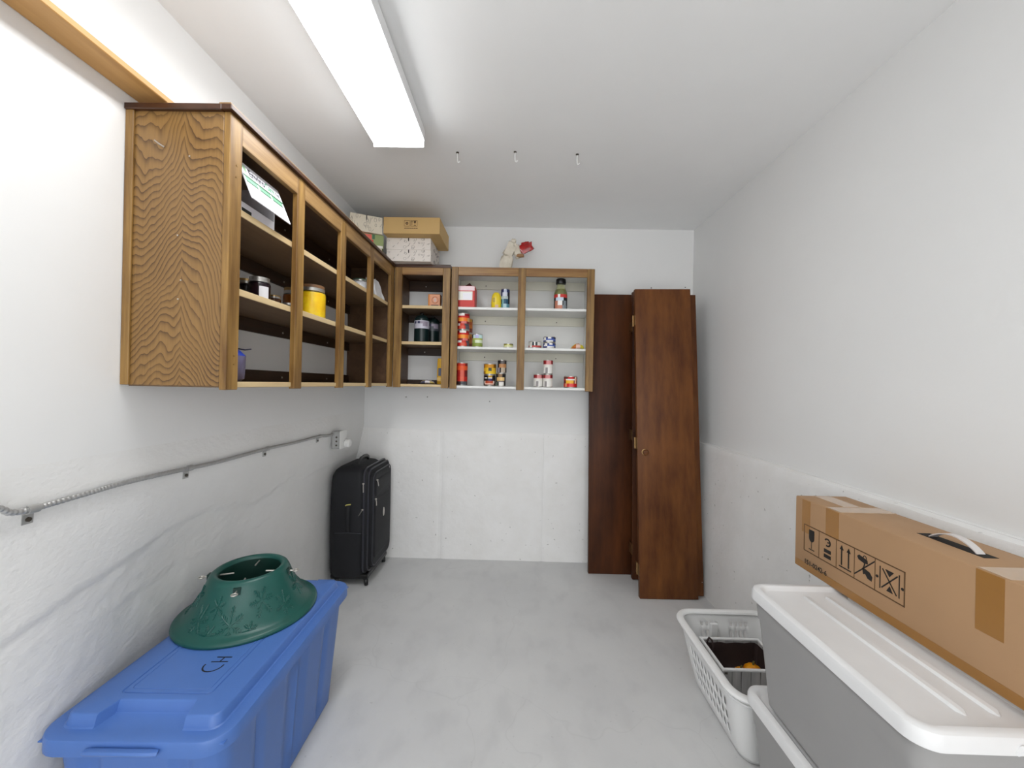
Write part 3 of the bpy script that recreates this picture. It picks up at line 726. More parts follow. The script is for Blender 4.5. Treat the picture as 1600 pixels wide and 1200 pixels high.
    dots = [[(c+.004*math.cos(a), .042+.004*math.sin(a)) for a in [2*PI*i/10 for i in range(10)]] for c in (.2725,.3435)]
    poly('no_clamp_symbol', ks+[R(.280,.2825,.014,.074), R(.3335,.336,.014,.074)]+dots)
    v, f = text_mesh('151-0242-6', .022)
    k = .098/max(p[0] for p in v)
    m = MB().add([(XP, U0-.002-p[0]*k, V0-.044+p[1]) for p in v], f); m.build('part_number', M_print, t)
carton()

# ---------------------------------------------------------------- laundry basket, crate and pumpkins
def basket():
    c = (.976,1.580,0)
    t = thing('laundry_basket', 'white perforated plastic laundry basket on the floor by the ledge', 'laundry basket', c)
    w0, l0, w1, l1, h, sub, k = .300, .40, .422, .520, .270, 24, 6
    rows = 15; n = None; loops = []
    for j in range(rows+1):
        q = j/rows; s = q**.85
        loops.append(rrect(w0+(w1-w0)*s, l0+(l1-l0)*s, .05+.02*s, .003+(h-.006)*q, k=k, sub=sub))
    n = len(loops[0]); per = k+sub
    m = MB(); v = [p for l in loops for p in l]; f = []
    for j in range(rows):
        for i in range(n):
            side, q = divmod(i, per); q -= k
            hole = False
            if q >= 0 and 3 <= j <= 11 and (j-3) % 3 != 2:
                if side in (0, 2): hole = (3 <= q <= 11 or 13 <= q <= 21) and q % 2 == 1    # long sides
                else: hole = (2 <= q <= 9 or 14 <= q <= 21) and q % 2 == 0
            if side in (1, 3) and q >= 0 and j == 12 and (2 <= q <= 9 or 14 <= q <= 21) and q % 2 == 0: hole = True
            if not hole: f.append((j*n+i, j*n+(i+1) % n, (j+1)*n+(i+1) % n, (j+1)*n+i))
    m.add(v, f, 0, True); m.build('side_wall', M_bask, t, False, ang=60, solid=.0035)
    MB().loft([rrect(w0, l0, .05, .002), rrect(w0, l0, .05, .006)], smooth=False).build('base', M_bask, t, False)
    rim = rrect(w1+.008, l1+.008, .075, h, k=10)
    MB().tube(rim, .016, 10, closed=True, flat=.7).build('rim', M_bask, t, False)
    MB().tube([(p[0]*.985, p[1]*.985, h-.024) for p in rrect(w1+.010, l1+.010, .075, h, k=10)], .005, 6, closed=True).build('rim_lip', M_bask, t, False)
    bx('handle_post', M_bask, t, -.062, -.028, l1/2-.030, l1/2-.016, .10, .235, .004, world=False)
basket()
def crate():
    x0, x1, y0, y1, z0, z1 = .838, 1.100, 1.560, 1.762, .0075, .205
    t = thing('wooden_crate', 'small whitewashed plank crate sitting inside the white laundry basket', 'crate', ((x0+x1)/2,(y0+y1)/2,z0))
    n = 7
    for yy in (y0, y1-.010):
        for i in range(n):
            a = x0+(x1-x0)*i/n
            bx('plank', M_plank, t, a+.0012, a+(x1-x0)/n-.0012, yy+.001*(i % 2), yy+.010, z0, z1-.008, .0012)
        bx('top_edge', M_bask, t, x0-.001, x1+.001, yy-.001, yy+.011, z1-.008, z1, .0015)
    for xx in (x0, x1-.010):
        for i in range(5):
            a = y0+.0105+(y1-y0-.021)*i/5
            bx('plank', M_plank, t, xx, xx+.010, a+.001, a+(y1-y0-.021)/5-.001, z0, z1-.008, .0012)
        bx('top_edge', M_bask, t, xx, xx+.010, y0+.0105, y1-.0105, z1-.008, z1, .0015)
    bx('crate_floor', M_plank, t, x0+.0105, x1-.0105, y0+.0105, y1-.0105, z0, z0+.006, .001)
    bx('corner_clip', M_screw, t, x0+.006, x0+.018, y0-.003, y0-.001, z1-.018, z1-.010, .0005)
    # fabric bag
    bag = thing('fabric_bag', 'dark brown fabric bag with loop handle lining the whitewashed crate', 'bag', ((x0+x1)/2,(y0+y1)/2,.016))
    A, B, C_, D_ = x0+.013, x1-.013, y0+.013, y1-.013
    cx, cy = (A+B)/2, (C_+D_)/2; W, L = B-A, D_-C_
    def lp(ins, z, wob=0):
        return [(p[0], p[1], p[2]+wob*noise.noise((p[0]*30, p[1]*30, 2))) for p in rrect(W-2*ins, L-2*ins, .012, z, cx, cy, 4, 10)]
    MB().loft([lp(.006,.0165), lp(.002,.05), lp(.003,.15), lp(.001,.190,.008), lp(.0035,.192,.008), lp(.006,.15), lp(.008,.085), lp(.02,.078)], True, True).build('bag_body', M_brown_fab, bag, ang=60)
    MB().tube([(A+.010, D_-.02, .185),(A+.006, D_-.022, .21),(A+.010, D_-.03, .228),(A+.016, D_-.042, .225),(A+.018, D_-.05, .205),(A+.012, D_-.052, .18)], .005, 8, flat=.6).build('loop_handle', M_brown_fab, bag)
    def pumpkin(x, y, r, lb):
        p = thing('pumpkin', lb, 'pumpkin', (x,y,.0785), group='small yellow pumpkins in the fabric bag')
        lps = []
        for a in [PI*(i+.6)/12-PI/2 for i in range(12)]:
            lps.append([((r*math.cos(a)*(1-.09*abs(math.sin(4*q))**.5*0-.07*(math.cos(8*q) < -.4)))*math.cos(q), (r*math.cos(a)*(1-.07*(math.cos(8*q) < -.4)))*math.sin(q), r*.78*(math.sin(a)+1)) for q in [2*PI*i/48 for i in range(48)]])
        MB().loft(lps).build('flesh', M_pump, p, False, ang=80)
        MB().tube([(0,0,r*1.45),(0,0,r*1.75),(.004,0,r*1.95)], .004, 6).build('stem', M_stem, p, False)
    pumpkin(.985, 1.690, .027, 'small yellow pumpkin beside the larger one in brown bag')
    pumpkin(1.036, 1.690, .037, 'larger ribbed yellow pumpkin in the dark brown bag')
    pumpkin(1.018, 1.655, .016, 'tiny pale yellow pumpkin between the two larger pumpkins')
crate()

# ---------------------------------------------------------------- pantry goods
def can(label, x, y, z, r, h, bands, rot=0, group='tins in the wall cabinets', name='food_can', cat='can', top=None):
    """bands: rows from the bottom up (share of height, colour, [(from_deg, to_deg, colour) patches, 0 = facing the room])"""
    t = thing(name, label, cat, (x,y,z), (0,0,rot), group)
    MB().lathe([(r*.93,0),(r,.0015),(r,.004),(r*.985,.006),(r*.985,h-.006),(r,h-.004),(r,h-.0015),(r*.96,h),(r*.92,h-.002),(r*.90,h-.003)], (0,0,0), 28).build('tin', top or M_tin, t, False, ang=50)
    cols = []; m = MB(); n = 36; zz = .0055; hh = h-.011; rr_ = r*1.002
    def ci(c):
        mt = cm(c)
        if mt not in cols: cols.append(mt)
        return cols.index(mt)
    for share, col, patches in bands:
        z1 = zz+hh*share
        for i in range(n):
            a0, a1 = 2*PI*i/n-PI/2, 2*PI*(i+1)/n-PI/2
            dg = ((360*(i+.5)/n+180) % 360)-180
            c = col
            for p0, p1, pc in patches:
                if p0 <= dg <= p1: c = pc
            m.add([(rr_*math.cos(a),rr_*math.sin(a),q) for a, q in ((a0,zz),(a1,zz),(a1,z1),(a0,z1))], [(0,1,2,3)], ci(c), True)
        zz = z1
    m.build('paper_label', cols, t, False)
    return t
RED, DRED, ORG, WHT, BLK, YEL, BLU, GRN = (.80,.10,.09), (.52,.06,.08), (.93,.48,.15), (.92,.91,.89), (.09,.08,.09), (.93,.73,.12), (.14,.22,.50), (.62,.72,.42)
S1, S2, S3 = 1.8375, 1.5685, 1.3025            # white cabinet shelf tops
P1, P2, P3 = 1.8425, 1.5965, 1.3085            # oak cabinets' shelf tops
# --- white cabinet, middle shelf left bay: red tins, two stacks of two
rb = [(.22,RED,[(-15,25,(.85,.35,.25)),(40,90,(.35,.33,.36))]),(.14,(.80,.2,.12),[(-60,-10,WHT),(30,80,(.30,.28,.30))]),(.14,DRED,[(0,50,(.85,.45,.45))]),(.24,ORG,[(-20,20,(.95,.62,.2)),(60,100,(.86,.66,.42))]),(.12,RED,[]),(.14,DRED,[(-30,-5,WHT),(5,25,WHT)])]
can('lower red and orange tin in the front stack of two', -.386, 2.705, S2, .0435, .116, rb, .1)
can('upper red and orange tin in the front stack of two', -.386, 2.705, S2+.1165, .0435, .116, rb, -.2)
ob = [(.3,(.72,.33,.13),[(30,90,(.5,.2,.1))]),(.25,(.60,.2,.1),[(-90,90,(.78,.45,.16))]),(.25,(.72,.35,.14),[]),(.2,(.45,.22,.12),[(20,70,(.78,.55,.2))])]
can('lower orange tin in the stack behind the red tins', -.374, 2.800, S2, .042, .106, ob)
can('upper orange tin in the stack behind the red tins', -.374, 2.800, S2+.1065, .042, .106, ob)
can('pale green and white tin beside the red tins', -.286, 2.712, S2, .036, .092, [(.3,(.55,.62,.28),[]),(.25,(.88,.92,.80),[(-70,-20,GRN)]),(.15,(.70,.74,.36),[]),(.3,(.78,.90,.90),[(-90,-55,(.12,.25,.25)),(-20,20,(.72,.72,.88))])])
can('flat pale yellow tin alone on the middle white shelf', -.069, 2.70, S2, .033, .029, [(.6,(.90,.90,.70),[]),(.4,(.62,.62,.28),[(-20,10,(.85,.85,.5))])], group='flat fish tins')
can('flat red and white tin beside the blue tins', .115, 2.70, S2, .044, .047, [(.35,(.72,.28,.26),[(-60,-30,WHT)]),(.65,(.88,.87,.84),[(-30,20,(.22,.26,.27)),(-12,-2,WHT)])], group='flat fish tins')
bb = [(.3,BLU,[(-30,40,WHT)]),(.35,(.30,.40,.70),[(-70,-35,WHT)]),(.35,BLU,[(-60,-30,WHT),(-5,20,WHT),(55,90,(.15,.15,.22))])]
can('lower flat blue tin of a stacked pair', .214, 2.70, S2, .0425, .0405, bb, .1, 'flat fish tins')
can('upper flat blue tin of a stacked pair', .214, 2.70, S2+.041, .0425, .0405, bb, -.15, 'flat fish tins')
# --- bottom shelf
can('tall orange-red tin alone behind the left stile, bottom shelf', -.388, 2.705, S3, .0385, .158, [(.16,(.22,.12,.12),[(0,60,(.30,.32,.34))]),(.22,(.72,.12,.08),[(-5,30,(.88,.40,.30))]),(.30,(.66,.10,.08),[(-10,25,(.86,.38,.30)),(45,90,(.42,.08,.08))]),(.2,(.88,.34,.14),[]),(.12,(.80,.20,.10),[(40,90,(.5,.1,.08))])])
dk = [(.08,(.13,.07,.05),[]),(.12,(.16,.06,.05),[(-45,45,(.90,.75,.68))]),(.26,(.12,.06,.06),[(-55,-38,(.88,.8,.76)),(38,55,(.88,.8,.76)),(-38,38,(.70,.28,.14))]),(.24,BLK,[(-8,25,(.16,.14,.38))]),(.1,BLK,[(-50,-20,WHT),(-5,30,WHT)]),(.2,BLK,[(-10,30,(.75,.58,.14))])]
can('black soup tin with red bowl picture under a yellow tin', -.195, 2.705, S3, .041, .078, dk)
can('yellow tin with dark centre badge standing on black soup tin', -.194, 2.705, S3+.0785, .043, .076, [(.3,(.90,.75,.14),[(-90,-40,(.6,.42,.1))]),(.34,(.88,.70,.16),[(-14,16,(.22,.24,.16))]),(.36,(.80,.55,.10),[(-90,-50,(.55,.3,.12)),(45,90,(.5,.33,.08))])])
k1 = [(.3,BLK,[(-20,35,WHT),(-60,-40,(.4,.5,.45))]),(.12,BLK,[(-40,40,(.5,.45,.45))]),(.3,BLK,[(-45,-3,(.88,.72,.45)),(3,45,(.92,.78,.52))]),(.28,BLK,[(-30,20,(.55,.42,.28))])]
k2 = [(.4,BLK,[(-5,45,(.72,.66,.58)),(-60,-30,(.6,.58,.66))]),(.32,(.16,.09,.06),[(-40,70,(.74,.52,.32))]),(.28,BLK,[(-20,40,(.36,.33,.32))])]
can('lower black tin with pale food picture beside the soup tin', -.117, 2.70, S3, .034, .090, k1, group='black tins on bottom white shelf')
can('upper black tin balanced on another black tin', -.110, 2.702, S3+.0905, .031, .092, k2, group='black tins on bottom white shelf')
ms = [(.45,WHT,[(-40,-15,(.60,.58,.58))]),(.2,(.90,.89,.86),[]),(.07,(.9,.8,.78),[]),(.28,DRED,[(-45,40,(.62,.14,.16)),(-25,30,(.85,.55,.55))])]
can('red and white soup tin on the shelf next to the stacked pair', .143, 2.722, S3, .0325, .090, ms, .2, group='red and white soup tins')
can('lower red and white soup tin of a stacked pair', .2085, 2.70, S3, .033, .090, ms, -.1, group='red and white soup tins')
can('upper red and white soup tin of a stacked pair', .2085, 2.70, S3+.0905, .033, .098, ms, .05, group='red and white soup tins')
can('wide red tin with yellow panel at the end of bottom shelf', .365, 2.70, S3, .046, .080, [(.34,RED,[(-60,-40,(.9,.6,.45)),(-20,20,(.90,.30,.30))]),(.32,(.45,.07,.08),[(-50,20,(.95,.72,.20)),(30,50,(.95,.75,.62))]),(.14,(.80,.25,.18),[(-45,25,WHT),(30,50,(.95,.75,.62))]),(.2,(.42,.18,.14),[(-25,15,RED),(30,50,(.95,.8,.7))])])
# --- top shelf
def red_carton():
    x0, x1, y0, y1, z0 = -.438, -.306, 2.672, 2.80, S1
    t = thing('snack_box', 'open red and white printed carton on top white shelf', 'box', (x0,y0,z0))
    h = .150
    o = bx('box_body', cm((.80,.17,.14)), t, x0, x1, y0, y1, z0, z0+h, .002)
    def p(c, a, b, q, r_): bx('print', cm(c), o, a, b, y0-.0008, y0, q, r_, 0)
    p((.97,.86,.88), x0+.002, x1-.002, z0+.118, z0+h-.002)
    p((.96,.96,.92), x0+.008, x1-.016, z0+.052, z0+.112)
    bx('print', cm((.97,.96,.99)), o, x0+.05, x1-.022, y0-.0014, y0-.0008, z0+.056, z0+.100, 0)
    m = MB().add([(x0+.01,y1-.02,z0+h),(x0+.12,y1-.02,z0+h),(x0+.085,y1-.045,z0+h+.042),(x0+.01,y1-.016,z0+h),(x0+.12,y1-.016,z0+h),(x0+.085,y1-.041,z0+h+.042)], [(0,1,2),(5,4,3),(0,3,4,1),(1,4,5,2),(2,5,3,0)]); m.build('open_flap', mat('kraft_flap', S2L((.30,.15,.12)), .7), t)
red_carton()
def packet(label, x, y, z, w_, h, d, c1, c2, c3, cat='packet', tilt=0, name='food_packet'):
    t = thing(name, label, cat, (x,y,z), (0,0,tilt))
    lp = []
    for zz, s, dd in ((0,.96,.25),(.12*h,1,1),(.5*h,1,1.05),(.85*h,.98,.8),(h,.90,.12)):
        lp.append([(w_/2*s*math.copysign(abs(math.cos(a))**.5, math.cos(a)), d/2*dd*math.copysign(abs(math.sin(a))**.8, math.sin(a)), zz) for a in [2*PI*i/20 for i in range(20)]])
    o = MB().loft(lp).build('pouch', cm(c1, .3), t, False, ang=50)
    f = MB(); n = 8
    for j in range(3):
        pass
    bxx = MB().box(-w_*.30, w_*.22, -d*.56, -d*.5, h*.32, h*.62); bxx.build('front_print', cm(c2), o, False)
    MB().box(-w_*.42, w_*.40, -d*.54, -d*.46, h*.12, h*.26).build('lower_print', cm(c3), o, False)
    return t
def yellow_box():
    t = thing('cheese_pack', 'bright yellow pouch with rounded top beside a blue can', 'packet', (-.161,2.725,S1))
    lp = []
    for zz, s in ((0,.9),(.01,1),(.05,1.02),(.09,.92),(.108,.72),(.118,.45),(.121,.2)):
        lp.append([(.035*s*math.cos(a), .022*s*math.sin(a), zz) for a in [2*PI*i/24 for i in range(24)]])
    o = MB().loft(lp).build('pouch', cm((.93,.82,.18),.3), t, False, ang=60)
    MB().box(-.024,-.008,-.0235,-.0215,.05,.078).build('print', cm((.70,.60,.12)), o, False)
    MB().box(-.006,.016,-.0235,-.0215,.0,.030).build('print', cm((.90,.75,.62)), o, False)
yellow_box()
can('tall blue and silver can beside the yellow pouch', -.0985, 2.735, S1, .0305, .145, [(.25,(.40,.62,.68),[(-30,20,(.72,.85,.88))]),(.25,(.13,.33,.44),[(-40,-20,(.55,.75,.78)),(40,90,(.06,.08,.12))]),(.15,(.75,.80,.80),[(40,90,(.10,.08,.14))]),(.2,(.85,.87,.92),[(-90,-40,(.12,.16,.42)),(35,90,(.16,.14,.20))]),(.15,(.18,.22,.40),[(-20,20,(.75,.78,.86))])], group='tins in the wall cabinets')
def bottle():
    t = thing('sauce_bottle', 'glass dressing bottle with black cap and dark label, top shelf', 'bottle', (.286,2.71,S1))
    P = [(.036,0),(.044,.003),(.046,.012),(.046,.105),(.044,.120),(.035,.145),(.028,.160),(.026,.175),(.026,.183)]
    MB().lathe(P, (0,0,0), 28).build('glass', mat('tinted_glass', S2L((.86,.87,.70)), .06, trans=.85), t, False)
    MB().lathe([(.033,.004),(.0425,.012),(.0425,.105),(.040,.122),(.033,.142)], (0,0,0), 24).build('dressing', mat('olive_dressing', S2L((.58,.56,.20)), .3, c2=S2L((.40,.46,.14)), vs=50), t, False)
    MB().lathe([(.030,.178),(.0345,.181),(.0355,.19),(.034,.212),(.031,.215)], (0,0,0), 24).build('cap', M_black_pl, t, False)
    cols = [cm(c) for c in ((.10,.12,.13),(.80,.22,.20),(.80,.86,.92),(.80,.52,.42),(.96,.95,.94),(.55,.58,.60))]; m = MB()
    rows = ((.004,.028,[(-180,180,0),(-60,10,3),(15,60,5)]),(.028,.06,[(-180,180,0),(-60,-30,3),(-25,8,4),(20,50,5)]),(.06,.082,[(-180,180,0),(-50,15,2)]),(.082,.104,[(-180,180,1),(-25,-8,4)]))
    for a_, b_, pt in rows:
        for i in range(36):
            dg = ((10*(i+.5)+180) % 360)-180; ci = 0
            for p0, p1, k in pt:
                if p0 <= dg <= p1: ci = k
            q0, q1 = 2*PI*i/36-PI/2, 2*PI*(i+1)/36-PI/2; r = .0464
            m.add([(r*math.cos(q0),r*math.sin(q0),a_),(r*math.cos(q1),r*math.sin(q1),a_),(r*math.cos(q1),r*math.sin(q1),b_),(r*math.cos(q0),r*math.sin(q0),b_)], [(0,1,2,3)], ci, True)
    m.build('paper_label', cols, t, False)
bottle()
def lying_packet(label, x, y, z, L, W_, H_, cols, rot, name='snack_packet'):
    t = thing(name, label, 'packet', (x,y,z), (0,0,rot)); m = MB(); lp = []; n = 12
    for i in range(n+1):
        k = i/n; e = math.sin(PI*min(1, max(0, k)))**.5
        w_ = W_/2*(.75+.25*e); hh = H_*(.08+.92*e)*(.85+.3*noise.noise((k*4, x*9, 3)))
        lp.append([(-L/2+L*k, w_*math.cos(a), max(0, hh/2+hh/2*math.sin(a)+.003*noise.noise((k*9, a*2, x*7)))) for a in [2*PI*j/14 for j in range(14)]])
    m.loft(lp)
    nf = len(m.f); cells = [cm(c, .3) for c in cols]
    for i in range(nf): m.m[i] = ((i//14)*len(cols)//n+(i % 14)//5) % len(cols)
    m.build('wrapper', cells, t, False, ang=50)
lying_packet('yellow and orange packet lying against the right stile', .408, 2.71, S2, .09, .06, .052, [(.86,.80,.22),(.80,.45,.16),(.94,.80,.74)], .1)
# --- corner cabinet
def baking_soda():
    x0, x1, y0, y1, z0 = -.636, -.552, 2.71, 2.765, P1
    t = thing('baking_soda_box', 'small orange carton with round emblem on corner shelf', 'box', (x0,y0,z0))
    o = bx('box_body', cm((.86,.52,.20)), t, x0, x1, y0, y1, z0, z0+.092, .0015)
    bx('front_print', cm((.90,.63,.48)), o, x0+.012, x1-.001, y0-.0008, y0, z0+.004, z0+.088, 0)
    cx, cz = x0+.049, z0+.052
    m = MB().tube([(cx+.022*math.cos(a), y0-.001, cz+.022*math.sin(a)) for a in [2*PI*i/20 for i in range(20)]], .004, 6, closed=True, flat=.25); m.build('emblem_ring', cm((.62,.38,.42)), o)
    MB().tube([(cx+.006*math.cos(a), y0-.001, cz+.010*math.sin(a)) for a in [2*PI*i/12 for i in range(12)]], .0035, 6, closed=True).build('emblem_figure', cm((.93,.88,.86)), o)
    bx('lettering_bar', cm((.40,.25,.28)), o, x0+.022, x1-.010, y0-.0012, y0-.0006, z0+.007, z0+.018, 0)
baking_soda()
def propane(label, x, y, h, r, lab):
    t = thing('propane_cylinder', label, 'gas cylinder', (x,y,P2), group='camping gas cylinders')
    M_g = mat('dark_green_enamel', S2L((.07,.14,.14)), .28)
    MB().lathe([(r*.9,0),(r,.006),(r,h*.72),(r*.97,h*.78),(r*.85,h*.85),(r*.6,h*.91),(r*.35,h*.94),(r*.28,h*.95)], (0,0,0), 32).build('tank', M_g, t, False)
    MB().lathe([(.013,h*.945),(.013,h*.985),(.010,h),(.005,h)], (0,0,0), 16).build('valve', M_black_pl, t, False)
    cols = [cm(c) for c in ((.78,.77,.82),(.25,.26,.38),(.60,.56,.62),(.30,.31,.34))]; m = MB()
    rows = ((.46,.54,[(-180,180,lab[0])]),(.54,.62,[(-180,180,lab[0]),(-60,-10,0),(20,60,2)]),(.62,.70,[(-180,180,lab[0]),(-50,-35,1),(-20,-5,1),(5,60,2)]),(.70,.725,[(-180,180,lab[0])]))
    for a_, b_, pt in rows:
        for i in range(36):
            dg = ((10*(i+.5)+180) % 360)-180; ci = 0
            for p0, p1, k in pt:
                if p0 <= dg <= p1: ci = k
            q0, q1 = 2*PI*i/36-PI/2, 2*PI*(i+1)/36-PI/2; rr_ = r*1.006
            m.add([(rr_*math.cos(q0),rr_*math.sin(q0),a_*h),(rr_*math.cos(q1),rr_*math.sin(q1),a_*h),(rr_*math.cos(q1),rr_*math.sin(q1),b_*h),(rr_*math.cos(q0),rr_*math.sin(q0),b_*h)], [(0,1,2,3)], ci, True)
    m.build('paper_label', cols, t, False)
propane('dark green camping gas cylinder with pale label, front of two', -.682, 2.735, .208, .0525, (0,))
propane('dark green camping gas cylinder half hidden behind another', -.628, 2.840, .205, .0505, (3,))
packet('tall slim yellow and blue packet standing beside the corner stile', -.533, 2.72, P3, .062, .180, .035, (.82,.63,.18), (.28,.32,.42), (.86,.70,.35))
lying_packet('crumpled gold and silver wrapper lying in the corner cabinet', -.625, 2.70, P3, .10, .05, .036, [(.72,.64,.36),(.36,.36,.44),(.85,.83,.84)], .15, 'candy_wrapper')
# --- long left cabinet
def jar(label, x, y, z, r, h, content, lidc, group, lab=None, tall=False):
    t = thing('preserve_jar', label, 'jar', (x,y,z), group=group)
    MB().lathe([(r*.9,0),(r,.005),(r,h*.70),(r*.95,h*.78),(r*.84,h*.83),(r*.84,h*.86)], (0,0,0), 28).build('glass', M_glass, t, False)
    MB().lathe([(r*.86,.004),(r*.95,.008),(r*.95,h*.69),(r*.88,h*.77),(r*.5,h*.775)], (0,0,0), 28).build('contents', content, t, False)
    MB().lathe([(r*.88,h*.80),(r*.92,h*.81),(r*.92,h*.90),(r*.89,h*.905)], (0,0,0), 28).build('screw_band', M_tin, t, False)
    MB().lathe([(r*.88,h*.905),(r*.90,h*.91),(r*.90,h*.99),(r*.84,h)], (0,0,0), 28).build('lid', lidc, t, False)
    if lab:
        m = MB()
        for i in range(8):
            q0, q1 = lab+.9*(i/8-.5), lab+.9*((i+1)/8-.5); rr_ = r*1.012
            m.add([(rr_*math.cos(q0),rr_*math.sin(q0),.008),(rr_*math.cos(q1),rr_*math.sin(q1),.008),(rr_*math.cos(q1),rr_*math.sin(q1),h*.62),(rr_*math.cos(q0),rr_*math.sin(q0),h*.62)], [(0,1,2,3)], 0, True)
        m.build('paper_label', M_white_paper, t, False)
M_jam = mat('dark_berry_jam', S2L((.13,.06,.09)), .2); M_jam2 = mat('brown_chutney', S2L((.42,.24,.10)), .25, c2=S2L((.28,.14,.06)), vs=60)
M_peach = mat('yellow_preserved_fruit', S2L((.99,.86,.12)), .3, c2=S2L((.93,.70,.06)), vs=28, bump=.5, bs=40)
M_gold_lid = mat('gold_lid', S2L((.72,.60,.40)), .3, .7)
gj = 'jars of preserves on the lower oak shelf'
jar('dark jam jar with silver lid behind the first oak stile', -1.02, 1.345, P2, .036, .080, M_jam, M_tin, gj)
jar('dark jam jar with gold lid between two others', -1.03, 1.455, P2, .037, .094, M_jam, M_gold_lid, gj)
jar('dark jam jar with round white label', -.955, 1.418, P2, .036, .092, M_jam, M_tin, gj, lab=-.55)
jar('small brown chutney jar beside the white-labelled jam jar', -1.0, 1.575, P2, .026, .062, M_jam2, M_gold_lid, gj)
jar('small squat jar with green contents half hidden by second stile', -.98, 1.645, P2, .026, .045, mat('green_relish', S2L((.35,.33,.14)), .3), M_tin, gj)
jar('big jar of yellow fruit with brown lid', -.945, 1.765, P2, .057, .150, M_peach, mat('brown_lid', S2L((.50,.36,.24)), .35), gj)
jar('amber jar standing behind the big yellow fruit jar', -1.055, 1.80, P2, .040, .145, mat('amber_syrup', S2L((.55,.30,.08)), .2), M_gold_lid, gj)
jar('short jar with green lid and white label on upper oak shelf', -.935, 2.275, P1, .045, .070, M_white_paper, mat('green_lid', S2L((.30,.40,.33)), .4), 'jars on the upper oak shelf')
def paper_stack():
    x0, x1, y0, y1 = -.985, -.885, 2.40, 2.545
    t = thing('paper_bag', 'crumpled white paper bag on the upper oak shelf by corner', 'bag', ((x0+x1)/2,(y0+y1)/2,P1))
    lp = []
    for j in range(9):
        k = j/8; z = P1+.118*k; s = 1-.28*k**1.5; 
        lp.append([((x0+x1)/2+(p[0])*s*(1-.35*k)+.012*noise.noise((p[0]*40, p[1]*40, z*22)), (y0+y1)/2+p[1]*s-.02*k+.010*noise.noise((p[0]*30, z*25, p[1]*30+4)), z+(.014*noise.noise((p[0]*50, p[1]*50, 7)) if j == 8 else 0)) for p in rrect(x1-x0, y1-y0, .01, 0, k=3, sub=7)])
    MB().loft(lp).build('paper', M_white_paper, t, ang=20)
paper_stack()
def mailer():
    # open-flap product carton on the top shelf of the first bay
    x0, x1, y0, y1, z0 = -1.02, -.888, 1.186, 1.392, P1
    t = thing('product_box', 'white product carton with green printed flap hanging open', 'box', ((x0+x1)/2,(y0+y1)/2,z0))
    h = .155; kr = mat('kraft_inside', S2L((.56,.46,.36)), .7)
    wh = cm((.93,.92,.94)); th = .003
    bx('side_panel', wh, t, x0, x1, y0, y0+th, z0, z0+h, 0)
    bx('side_panel', wh, t, x0, x1, y1-th, y1, z0, z0+h, 0)
    bx('back_panel', kr, t, x0, x0+th, y0+th, y1-th, z0, z0+h, 0)
    bx('base_panel', wh, t, x0, x1, y0, y1, z0, z0+th, 0)
    bx('front_lip', wh, t, x1-th, x1, y0+th, y1-th, z0+th, z0+.040, 0)
    bx('front_mark', cm((.10,.12,.10)), t, x1, x1+.0006, y0+.040, y0+.085, z0+.004, z0+.022, 0)
    bx('top_panel', kr, t, x0, x1, y0, y1, z0+h, z0+h+th, 0)
    # flap hinged on the top front edge, swinging out at the bottom
    hx, hz = x1+.0005, z0+h+th; bxo, bz = -.838, z0+.038
    d = Vector((bxo-hx, 0, bz-hz)); L = d.length; d.normalize(); nrm = Vector((-d.z, 0, d.x)); nrm = nrm if nrm.x > 0 else -nrm
    def F(u, v, o=0): p = Vector((hx, y0+.012+u, hz))+d*v+nrm*o; return (p.x, p.y, p.z)     # u along the shelf, v down the flap
    W_ = .205
    def quad(name, m_, u0, u1, v0, v1, o0, o1, par):
        m = MB(); c = [(u0,v0),(u1,v0),(u1,v1),(u0,v1)]
        m.loft([[F(u, v, o0) for u, v in c],[F(u, v, o1) for u, v in c]], smooth=False); return m.build(name, m_, par)
    fl = quad('flap', wh, 0, W_, 0, L, 0, .003, t)
    g1, g2 = cm((.12,.36,.22)), cm((.42,.66,.52))
    quad('green_band', g1, .001, W_-.001, L*.36, L*.41, .003, .0036, fl)
    for k in range(3):
        quad('green_tab', g2, .006+k*.066, .062+k*.066, L*.42, L*.52, .003, .0036, fl)
        quad('green_shade', g1, .006+k*.066, .062+k*.066, L*.52, L*.555, .003, .0036, fl)
    quad('text_block', cm((.78,.78,.84)), .02, .15, L*.78, L*.90, .003, .0035, fl)
    quad('barcode', cm((.72,.72,.76)), .162, .195, L*.72, L*.92, .003, .0035, fl)
    m = MB(); c = [(.018+.010*math.cos(a), L*.20+.020*math.sin(a)) for a in [PI*i/8 for i in range(9)]]
    c = [(.010,L*.08),(.024,L*.10),(.026,L*.22),(.018,L*.30),(.010,L*.20)]
    m.loft([[F(u, v, .003) for u, v in c],[F(u, v, .0036) for u, v in c]], smooth=False); m.build('leaf_logo', cm((.52,.66,.52)), fl)
    def lettering(body, u0, v0, size, wmax, col):
        v, f = text_mesh(body, size); k = wmax/max(p[0] for p in v)
        MB().add([F(u0+p[0]*k, v0-p[1], .0038) for p in v], f).build('lettering', cm(col), fl)
    lettering('Enviro', .034, L*.30, .036, .080, (.16,.16,.22))
    lettering('Care', .117, L*.30, .036, .048, (.42,.66,.54))
    lettering('THE', .170, L*.28, .018, .026, (.45,.45,.50))
mailer()
